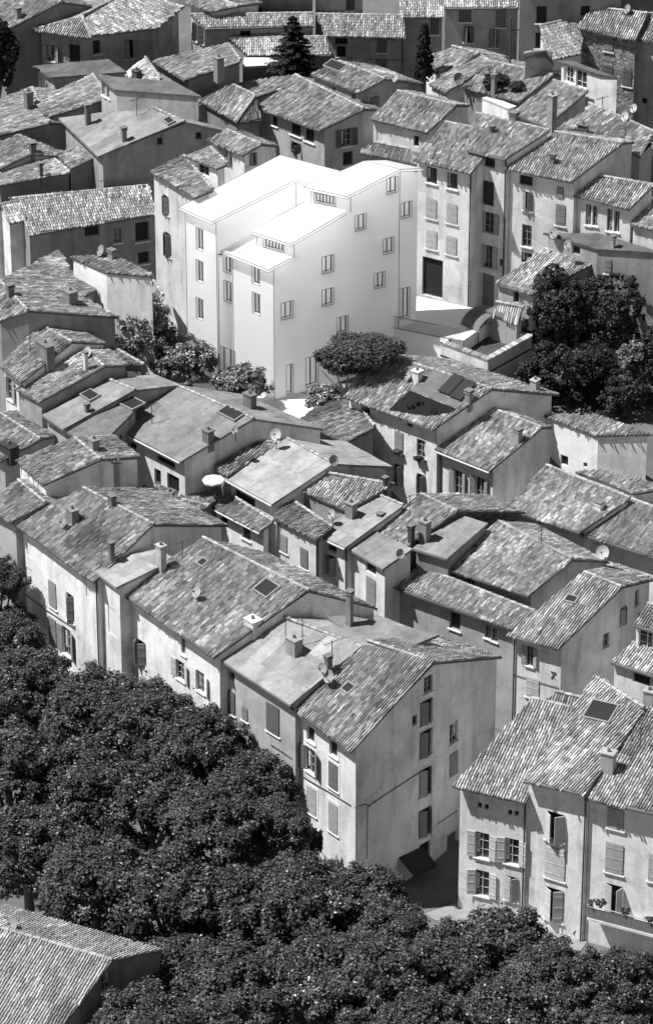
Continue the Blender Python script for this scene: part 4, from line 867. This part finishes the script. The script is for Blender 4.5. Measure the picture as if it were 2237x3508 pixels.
PT = [(-15, 1375, 78, 'highest dark plane tree on the left edge beside the blank terrace wall'),
 (15, 1510, 95, 'dark plane tree under the first downpipe of the terrace at the left'),
 (70, 1640, 140, 'plane tree under the two column of grey shutters at the left'),
 (225, 1690, 130, 'plane tree directly below the downpipe of the cream terrace house'),
 (345, 1700, 120, 'plane tree reaching the small black window of the long terrace house'),
 (470, 1770, 125, 'plane tree below the small open shuttered window of the terrace house'),
 (590, 1850, 125, 'plane tree against the wall under the pale cement roof'),
 (20, 1850, 150, 'plane tree at the left edge beside the small bright gap'),
 (190, 1870, 140, 'plane tree just right of the small bright gap in the foliage'),
 (350, 1910, 150, 'plane tree in the heart of the avenue, behind two others'),
 (510, 1960, 140, 'rounded plane tree one step left of the corner house'),
 (640, 1960, 100, 'smaller plane crown touching the corner house front'),
 (60, 2010, 140, 'plane tree over the far slope of the bottom left roof'),
 (220, 2080, 140, 'plane tree hanging over the middle of the bottom left roof ridge'),
 (390, 2130, 150, 'plane tree above the far eave tip of the bottom left roof'),
 (560, 2160, 150, 'plane tree in the second rank, left of the corner house foot'),
 (710, 2140, 140, 'plane tree right at the foot of the grey corner house edge'),
 (850, 2150, 130, 'plane tree touching the dark shop awning'),
 (915, 2215, 110, 'plane tree at the mouth of the shaded alley'),
 (410, 2320, 140, 'plane tree covering the gable wall with the square vent'),
 (570, 2340, 150, 'plane tree at the bottom edge right of the vented gable'),
 (740, 2320, 150, 'plane tree at the bottom edge, centre of the picture'),
 (900, 2340, 150, 'plane tree at the bottom edge below the alley mouth'),
 (1060, 2290, 135, 'plane tree below the pale pavement at the street corner'),
 (1190, 2260, 140, 'plane tree with a pointed tip before the shuttered cream house'),
 (1310, 2330, 130, 'plane tree below the column of white shutters'),
 (1430, 2345, 130, 'plane tree under the planted balcony'),
 (1540, 2345, 120, 'plane tree cut by the right edge under the balcony'),
 (330, 2440, 130, 'lowest plane tree beside the bottom left house'),
 (500, 2460, 130, 'lowest plane tree, second from the bottom left house'),
 (1000, 2440, 140, 'lowest plane tree, left of bottom right corner pair'),
 (1170, 2420, 140, 'bottom edge plane tree beneath the pointed one'),
 (1380, 2450, 140, 'bottom right corner plane tree')]
protos = []
for i in range(5):
    m = MB(); leaves(m, (0, 0, 0), (1, 1, .9), 36000, .031, lumps=(190, 160, 230, 140, 180)[i], lr=(.15, .17, .14, .19, .16)[i], seed=50 + i, tv=.65, up=.7)
    me_ob = m.build('crown', leafm(.05)); protos.append(me_ob)
tm = MB(); tm.tube([(0, 0, -1.9), (.03, 0, -1), (0, .02, -.3), (0, 0, .4)], [.1, .085, .06, .02], 8)
for i in range(6):
    a = i * 1.05; tm.tube([(0, 0, -.9 + .1 * i), (math.cos(a) * .3, math.sin(a) * .3, -.4), (math.cos(a) * .62, math.sin(a) * .62, .2)], [.045, .03, .01], 6)
tproto = tm.build('trunk', BARK)
for i, (x, y, r, lab) in enumerate(PT):
    s = Dp(x, y); zc = 7.2 if y < 2100 else 6.8
    P = atz(s, zc); zc += random.uniform(-1.1, .9) + (3.5 if y < 1450 else 1.5 if y < 1550 else 0); P = atz(s, zc); rm = r / (px2m(s[1]) * .68663) * random.uniform(.95, 1.06)
    root = empty('plane_tree', (P.x, P.y, 0), lab, 'tree', 'plane trees of the avenue in front of the houses')
    c = protos[i % 5] if i < 5 else protos[i % 5].copy(); 
    if i >= 5: COL.objects.link(c)
    c.parent = root; c.location = (0, 0, zc); c.scale = (rm, rm, rm * .92); c.rotation_euler = (0, 0, random.uniform(0, 6.28))
    t = tproto if i == 0 else tproto.copy()
    if i: COL.objects.link(t)
    t.parent = root; t.location = (0, 0, zc); t.scale = (rm, rm, zc / 1.9)
def T(name, x, y, rx, ry, n, size, tone, label, zc, base=None, **kw):
    s = Dp(x, y); P = atz(s, zc); k = px2m(s[1]) * .68663
    rv_ = ry / (k * .94)
    return make_tree(name, P, (rx / k, rx / k, rv_), n, size, tone, label, zc=base, **kw)
gt = lambda x, y: ground(ath(Dp(x, y), 4).y)
# the round trees of the white courtyard
T('round_tree', 342, 790, 74, 78, 18000, .11, .13, 'tall round leafy tree at the left corner of the white building', g0 + 4.0, g0, lumps=170, lr=.17, tv=.7)
T('round_tree', 440, 853, 76, 52, 14000, .11, .13, 'round leafy tree in the middle of the three by the white wall', g0 + 2.5, g0, lumps=170, lr=.17, tv=.7)
T('round_tree', 566, 908, 66, 44, 12000, .11, .13, 'low spreading leafy tree nearest the white building corner', g0 + 1.8, g0, lumps=150, lr=.17, tv=.7)
T('round_bush', 760, 938, 46, 32, 9000, .085, .19, 'pale round bush under the umbrella pine', g0 + 1.2, g0, cat='bush', lumps=120, lr=.17, tv=.6, limbs=2, trunk=.12)
def pine():
    s = Dp(838, 828); P = atz(s, g0 + 5.0); base = atz(Dp(812, 912), g0); base = Vector((P.x - .9, P.y - .5, g0))
    root = empty('umbrella_pine', base, 'dark umbrella pine with a forked pale trunk beside the white wall', 'tree')
    m = MB(); k = px2m(s[1]) * .68663
    for dx, dz, rx, rz, n in ((-.45, -.75, 2.1, 1.1, 5000), (1.0, .35, 2.6, 1.0, 5500), (.2, .1, 3.0, 1.25, 6500), (.5, -1.2, 1.3, .8, 2500), (2.6, .3, 1.0, .6, 1500), (-1.9, -.5, 1.3, .9, 2500)):
        leaves(m, (P.x + dx, P.y, P.z + dz), (rx, rx * .9, rz), n, .11, lumps=50, lr=.28, seed=int(n + dx * 10), up=.9)
    m.build('crown', leafm(.06), origin=base, parent=root)
    t = MB(); b = base
    t.tube([b - Z_ * .3, b + Vector((.05, 0, 1.2)), b + Vector((.1, 0, 1.9))], [.2, .16, .14], 8)
    for q in ((-1.6, .2, 3.7), (-.6, -.3, 4.0), (1.2, -.4, 4.2), (1.9, .3, 4.6), (.5, .1, 4.8)): 
        t.tube([b + Vector((.1, 0, 1.8)), b + Vector((q[0] * .45, q[1] * .5, 2.7)), b + Vector(q)], [.12, .08, .04], 6)
    t.build('trunk', mat('pale_bark', .3, .9, .2, 5), origin=base, parent=root)
pine()
# the dark clump on the right: every crown is several ragged masses
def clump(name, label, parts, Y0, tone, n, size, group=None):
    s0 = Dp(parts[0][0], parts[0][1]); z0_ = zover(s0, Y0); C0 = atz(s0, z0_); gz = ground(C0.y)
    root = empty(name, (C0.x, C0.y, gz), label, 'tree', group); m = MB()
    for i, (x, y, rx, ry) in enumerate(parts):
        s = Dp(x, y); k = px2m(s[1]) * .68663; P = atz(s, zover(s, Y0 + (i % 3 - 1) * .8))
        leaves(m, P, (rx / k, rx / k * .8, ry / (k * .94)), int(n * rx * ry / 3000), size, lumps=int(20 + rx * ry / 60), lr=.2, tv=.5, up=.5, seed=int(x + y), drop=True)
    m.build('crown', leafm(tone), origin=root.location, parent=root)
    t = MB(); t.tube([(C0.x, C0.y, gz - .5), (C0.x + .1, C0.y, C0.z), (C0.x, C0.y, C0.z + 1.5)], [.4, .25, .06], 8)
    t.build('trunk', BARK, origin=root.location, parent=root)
gD = 'dark trees behind the courtyard'
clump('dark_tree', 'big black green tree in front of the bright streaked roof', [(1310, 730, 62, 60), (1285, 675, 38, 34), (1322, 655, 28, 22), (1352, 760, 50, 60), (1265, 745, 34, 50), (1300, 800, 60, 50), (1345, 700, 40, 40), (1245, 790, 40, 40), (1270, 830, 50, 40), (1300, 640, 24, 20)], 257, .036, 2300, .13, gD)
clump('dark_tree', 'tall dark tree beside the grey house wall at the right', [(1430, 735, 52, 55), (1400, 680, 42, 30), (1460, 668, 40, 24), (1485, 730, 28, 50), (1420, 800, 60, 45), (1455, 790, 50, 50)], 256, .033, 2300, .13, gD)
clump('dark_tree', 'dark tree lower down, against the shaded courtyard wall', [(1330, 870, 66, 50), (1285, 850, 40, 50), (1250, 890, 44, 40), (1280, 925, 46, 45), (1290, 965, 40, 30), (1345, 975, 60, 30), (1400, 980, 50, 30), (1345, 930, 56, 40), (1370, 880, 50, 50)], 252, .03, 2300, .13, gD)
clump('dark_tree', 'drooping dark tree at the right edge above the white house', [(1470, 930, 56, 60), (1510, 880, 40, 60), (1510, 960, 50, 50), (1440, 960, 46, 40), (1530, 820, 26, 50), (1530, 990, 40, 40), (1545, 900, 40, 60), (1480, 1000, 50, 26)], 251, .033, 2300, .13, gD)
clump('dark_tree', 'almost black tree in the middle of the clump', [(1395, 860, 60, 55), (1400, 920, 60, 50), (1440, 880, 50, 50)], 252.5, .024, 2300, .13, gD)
clump('feathery_tree', 'feathery pale leaved tree at the right edge among dark ones', [(1490, 830, 40, 26), (1460, 860, 30, 16), (1510, 860, 36, 24), (1480, 890, 26, 16)], 251.5, .13, 2600, .10)
T('dark_tree', -8, 130, 42, 75, 5000, .22, .02, 'black tree at the upper left edge before a shaded wall', gt(0, 200) + 8, lumps=50, lr=.3)
# conifers
def conifer(name, x, ytop, ybot, wpx, label, tone, narrow=False, n=7000):
    zb_ = gt(x, ybot) + 5.5; B = atz(Dp(x, ybot), zb_); s = Dp(x, ytop); k = px2m(s[1]) * .68663
    Ht = zover(s, B.y) - zb_; rm = wpx / k
    root = empty(name, B, label, 'tree'); g = np.random.default_rng(int(x)); m = MB()
    t = MB(); t.tube([B - Z_ * 6, B + Z_ * Ht * .6, B + Z_ * (Ht - .1)], [.28, .14, .03], 8)
    if narrow:
        for i in range(9): f = i / 8; leaves(m, (B.x, B.y, B.z + .6 + f * (Ht - 1.4)), (rm * (.95 - .55 * f ** 2), rm * (.95 - .55 * f ** 2), Ht * .12), n // 9, .12, lumps=20, seed=i)
    else:
        nb = 11
        for i in range(nb):
            f = i / (nb - 1); z = Ht * (.12 + .85 * f); r = rm * (1 - f) ** .9 + .12; na = 6
            for j in range(na):
                a = j * 6.283 / na + i * .7; rr_ = r * g.uniform(.75, 1.1); tip = B + Vector((math.cos(a) * rr_, math.sin(a) * rr_, z - rr_ * .18))
                t.tube([B + Z_ * z, tip], [.05, .015], 4)
                for q in (.4, .7, .95): p = (B + Z_ * z).lerp(tip, q); leaves(m, p, (.4 * r / rm + .2, .4 * r / rm + .2, .1), n // (nb * na * 3), .16, lumps=6, lr=.5, seed=i * 50 + j)
    m.build('crown', leafm(tone), origin=B, parent=root); t.build('trunk', BARK, origin=B, parent=root)
conifer('conifer', 690, 38, 175, 44, 'dark spruce with spread branches between the small roofs', .022)
conifer('cypress', 997, 45, 190, 20, 'narrow dark cypress beside the tall shaded house', .018, True, 5000)
T('shrub', 1165, 190, 28, 14, 1800, .14, .035, 'dark shrub on the roof terrace by the utility pole', gt(1165, 215) + 7, cat='bush', lumps=25, limbs=2, trunk=.08)
T('shrub', 1215, 205, 18, 12, 1200, .14, .035, 'smaller shrub right of the utility pole', gt(1215, 225) + 7, cat='bush', lumps=20, limbs=2, trunk=.08)
T('shrub', 745, 1990, 14, 50, 0 or 1500, .13, .04, 'slender bush climbing the front of the corner house', 4.5, 0.0, cat='bush', lumps=25, limbs=2, trunk=.06)
# ================================================================== small things
Z_ = Vector((0, 0, 1))
def onwall(h, c, pts, off=.03):
    r = []
    for q in pts:
        b = find_wall(h, src(c, q)); r.append(b[2] + b[6] * off)
    return r, b[5], b[6]
def cable(h, c, pts, r=.03):
    P, _, _ = onwall(h, c, pts, .045); m = MB(); m.tube(P, r, 5); m.build('cable', PIPE, origin=h.o, parent=h.root)
cable(k2, 'P', [(405, 270), (500, 335), (640, 415), (772, 497)]); cable(k2, 'P', [(800, 512), (870, 490), (885, 505), (1000, 425), (1225, 280)]); cable(k2, 'P', [(880, 500), (875, 850)], .02)
cable(k2, 'P', [(1340, 620), (1400, 580), (1470, 535)], .025); cable(g4, 'G', [(80, 1150), (200, 1245), (280, 1305), (500, 1450)]); cable(k1, 'K', [(440, 1250), (520, 1300), (575, 1340)])
cable(idh, 'L', [(615, 400), (770, 450), (915, 490)], .02); cable(lb, 'O', [(1010, 945), (1090, 855)], .03); cable(b2, 'B', [(840, 372), (1320, 392)], .02)
P, dd, no = onwall(k2, 'P', [(1085, 842), (1240, 768)]); a_w = MB(); n_ = 12
for i in range(n_):
    p, q = P[0].lerp(P[1], i / n_), P[0].lerp(P[1], (i + 1) / n_); o1 = no * 1.25 - Z_ * .75
    a_w.add([p, q, q + o1, p + o1, p - Z_ * .03, q - Z_ * .03, q + o1 - Z_ * .03, p + o1 - Z_ * .03], [(0, 1, 2, 3), (7, 6, 5, 4), (3, 2, 6, 7)])
    a_w.add([p + o1, q + o1, q + o1 - Z_ * .25, (p + q) / 2 + o1 - Z_ * .32, p + o1 - Z_ * .25], [(0, 1, 2, 3, 4)])
a_w.build('awning', mat('dark_canvas', .03, .9, .15, 3), origin=k2.o, parent=k2.root)
a_, b_ = lc.S[0], lc.S[1]; dd = norm2(a_, b_); no = lc.nor[0]; no = Vector((dd.y, -dd.x, 0)); no = no if no.y < 0 else -no
Pa = onplane(src('O', (1100, 850)), a_ + no * 1.2, no) - no * 1.2; P = [Pa, Vector((a_.x, a_.y, 0)) + dd * (Vector((b_.x - a_.x, b_.y - a_.y, 0)).length + 2)]; P[1].z = Pa.z; c = (P[0] + P[1]) / 2; L = (P[1] - P[0]).length; m = MB()
m.box(c + no * .6, dd * L / 2, no * .6, Z_ * .09); bal = m.build('balcony', wallm(.6), origin=lc.o, parent=lc.root)
m = MB(); m.tube([P[0] + no * .05 + Z_ * 1.05, P[0] + no * 1.17 + Z_ * 1.05, P[1] + no * 1.17 + Z_ * 1.05], .035, 6)
for i in range(int(L / .11)): m.box(P[0] + dd * (i * .11 + .03) + no * 1.17 + Z_ * .56, dd * .01, no * .01, Z_ * .47)
m.build('railing', mat('grey_rail', .35, .5), origin=lc.o, parent=bal)
m = MB(); m.box(c + no * 1.12 + Z_ * .5, dd * (L / 2 - .02), no * .006, Z_ * .38); m.build('reed_screen', mat('reed_screen', .22, .9, .35, 6, stretch=(3, 3, .4)), origin=lc.o, parent=bal)
m = MB()
for x in (.35, .8, 2.4, 4.1, 4.9): leaves(m, P[0] + dd * x + no * .9 + Z_ * (1.0 + .2 * (x < 1)), (.4, .4, .4), 350, .07, lumps=8, seed=int(x * 10))
m.build('potted_plants', leafm(.06), origin=lc.o, parent=bal)
for x, y in ((1280, 672), (1425, 715)):
    P, dd, no = onwall(fa, 'H', [(x, y)]); m = MB(); m.box(P[0] + no * .14, dd * .45, no * .12, Z_ * .1); fbx = m.build('flower_box', mat('dark_box', .08, .8), origin=fa.o, parent=fa.root)
    m = MB(); leaves(m, P[0] + no * .2 + Z_ * .15, (.5, .28, .25), 500, .06, lumps=12, seed=x); m.build('flowers', leafm(.09), origin=fa.o, parent=fbx)
def panel(h, c, x, y, a, b, name, m_, up=.16):
    p, no = find_roof(h, src(c, (x, y))); d = norm2(h.S[0], h.S[1]); d = (d - no * d.dot(no)).normalized(); e = no.cross(d)
    m = MB(); m.box(p + no * up, d * a, e * b, no * .035); return m.build(name, m_, origin=h.o, parent=h.roof)
def patch(h, pts, name, m_, up=.15):
    P = [find_roof(h, src(*q))[0] + Z_ * up for q in pts]; m = MB(); n = len(P); tri = tessellate_polygon([P])
    m.add(P + [p - Z_ * .1 for p in P], [tuple(t) for t in tri] + [(i, (i + 1) % n, n + (i + 1) % n, n + i) for i in range(n)]); return m.build(name, m_, origin=h.o, parent=h.roof)
patch(fa, (('H', (1350, 265)), ('F', (235, 1345)), ('F', (372, 1187)), ('F', (95, 1092))), 'sheet_patch', PLATE(.15))
for x, y in ((215, 1200), (290, 1235)): panel(fa, 'F', x, y, .5, 1.0, 'solar_panel', mat('solar_glass', .035, .25, spec=.5), .3)
patch(fa, (('H', (1215, 400)), ('H', (1350, 272)), ('F', (235, 1352)), ('F', (205, 1378)), ('F', (40, 1400))), 'terrace_shade_patch', mat('painted_shade', .012, .95), .13)  # flat dark sheet on the roof, painted as the shade of a recess
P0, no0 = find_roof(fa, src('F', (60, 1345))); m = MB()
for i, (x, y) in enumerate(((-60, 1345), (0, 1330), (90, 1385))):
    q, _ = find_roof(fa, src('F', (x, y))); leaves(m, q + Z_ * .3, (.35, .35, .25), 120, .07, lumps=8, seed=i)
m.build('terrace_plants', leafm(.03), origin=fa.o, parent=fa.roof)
P, dd, no = onwall(idh, 'L', [(880, 412)]); m = MB()
for sg in (-1, 1): m.tube([P[0] - dd * .16 * sg - Z_ * .25, P[0], P[0] - dd * .16 * sg + Z_ * .25], .03, 5)
m.box(P[0] + Z_ * .26, dd * .2, no * .02, Z_ * .025); m.build('wall_anchor', METAL, origin=idh.o, parent=idh.root)
def pole():
    b = atz(src('C', (595, 425)), ground(300) + 6); top = Vector((b.x, b.y, b.z + (245 / 1.92) / (px2m(220) * .88)))
    r = empty('utility_pole', b, 'slim wooden utility pole with a short crossarm before the sunlit house', 'pole'); m = MB()
    m.tube([b - Z_ * 6, top], .09, 6); m.build('post', PIPE, origin=b, parent=r); m = MB(); m.box(top - Z_ * 1.1 + Vector((.35, 0, 0)), (.4, 0, 0), (0, .04, 0), (0, 0, .04)); m.build('crossarm', PIPE, origin=b, parent=r)
pole()
def parasol():
    z = tb.P[0].z + 2.2; c = atz(src('H', (60, 850)), z); r = empty('parasol', c - Z_ * 2.2, 'round white parasol on a small terrace left of the pale sheet roof', 'parasol'); m = MB(); n = 8; R_ = .78
    V = [c + Z_ * .32] + [c + Vector((math.cos(i * 6.2832 / n) * R_, math.sin(i * 6.2832 / n) * R_, 0)) for i in range(n)] + [c + Vector((math.cos(i * 6.2832 / n) * R_, math.sin(i * 6.2832 / n) * R_, -.14)) for i in range(n)]
    m.add(V, [(0, 1 + i, 1 + (i + 1) % n) for i in range(n)] + [(1 + i, 9 + i, 9 + (i + 1) % n, 1 + (i + 1) % n) for i in range(n)]); m.build('canopy', mat('white_cloth', .8, .9), origin=r.location, parent=r)
    m = MB(); m.tube([c - Z_ * 2.2, c + Z_ * .45], .03, 6); m.build('pole', METAL, origin=r.location, parent=r)
parasol()
def vault():
    z = fb.P[0].z + 1.0; A, B = atz(src('F', (270, 795)), z), atz(src('F', (385, 850)), z); C_ = atz(src('F', (500, 720)), z) - atz(src('F', (270, 795)), z)
    r = empty('vaulted_shelter', (A + B) / 2, 'curved sheet roofed shelter over the back of the sunken courtyard', 'shelter'); m = MB(); n = 12; V = []
    for e_ in (A, B):
        for k in range(n + 1): t = k / n; V.append(e_ + C_ * (.5 - .5 * math.cos(math.pi * t)) + Z_ * 1.15 * math.sin(math.pi * t))
    V += [v - Z_ * .08 for v in V]; N = 2 * (n + 1)
    F = [(k, k + 1, n + 2 + k, n + 1 + k) for k in range(n)] + [(N + k, N + n + 1 + k, N + n + 2 + k, N + k + 1) for k in range(n)] + [(n + 1 + k, n + 2 + k, N + n + 2 + k, N + n + 1 + k) for k in range(n)] + [(k, N + k, N + k + 1, k + 1) for k in range(n)]
    m.add(V, F); m.build('vault', PLATE(.17), origin=r.location, parent=r)
    m = MB()
    for e_ in (A, A + C_, B, B + C_): m.tube([e_ + (B - A) * (.03 if e_ is A else 0) - Z_ * 1.2, e_ + Z_ * .1], .05, 5)
    m.build('posts', METAL, origin=r.location, parent=r)
vault()
ppx = [('O', 30, 815), ('O', 262, 735), ('O', 715, 800), ('O', 1110, 990), ('O', 1060, 1060), ('O', 180, 900)]
m = MB(); PP = [atz(src('O', q), .06 + ground(203)) for q in ppx]; m.add(PP, [tuple(range(6))]); pv = m.build('pavement', mat('pale_paving', .24, .95, .15, 2)); pv['kind'] = 'structure'
# ================================================================== ground and streets
gm = MB(); ys = [120, 203] + list(range(206, 266, 3)) + list(range(270, 470, 20))
for i in range(len(ys) - 1):
    gm.add([(-400, ys[i], ground(ys[i])), (400, ys[i], ground(ys[i])), (400, ys[i + 1], ground(ys[i + 1])), (-400, ys[i + 1], ground(ys[i + 1]))], [(0, 1, 2, 3)])
g = gm.build('ground', mat('packed_earth', .12, .95, .3, .3)); g['kind'] = 'structure'
for h in HOUSES: finish(h)
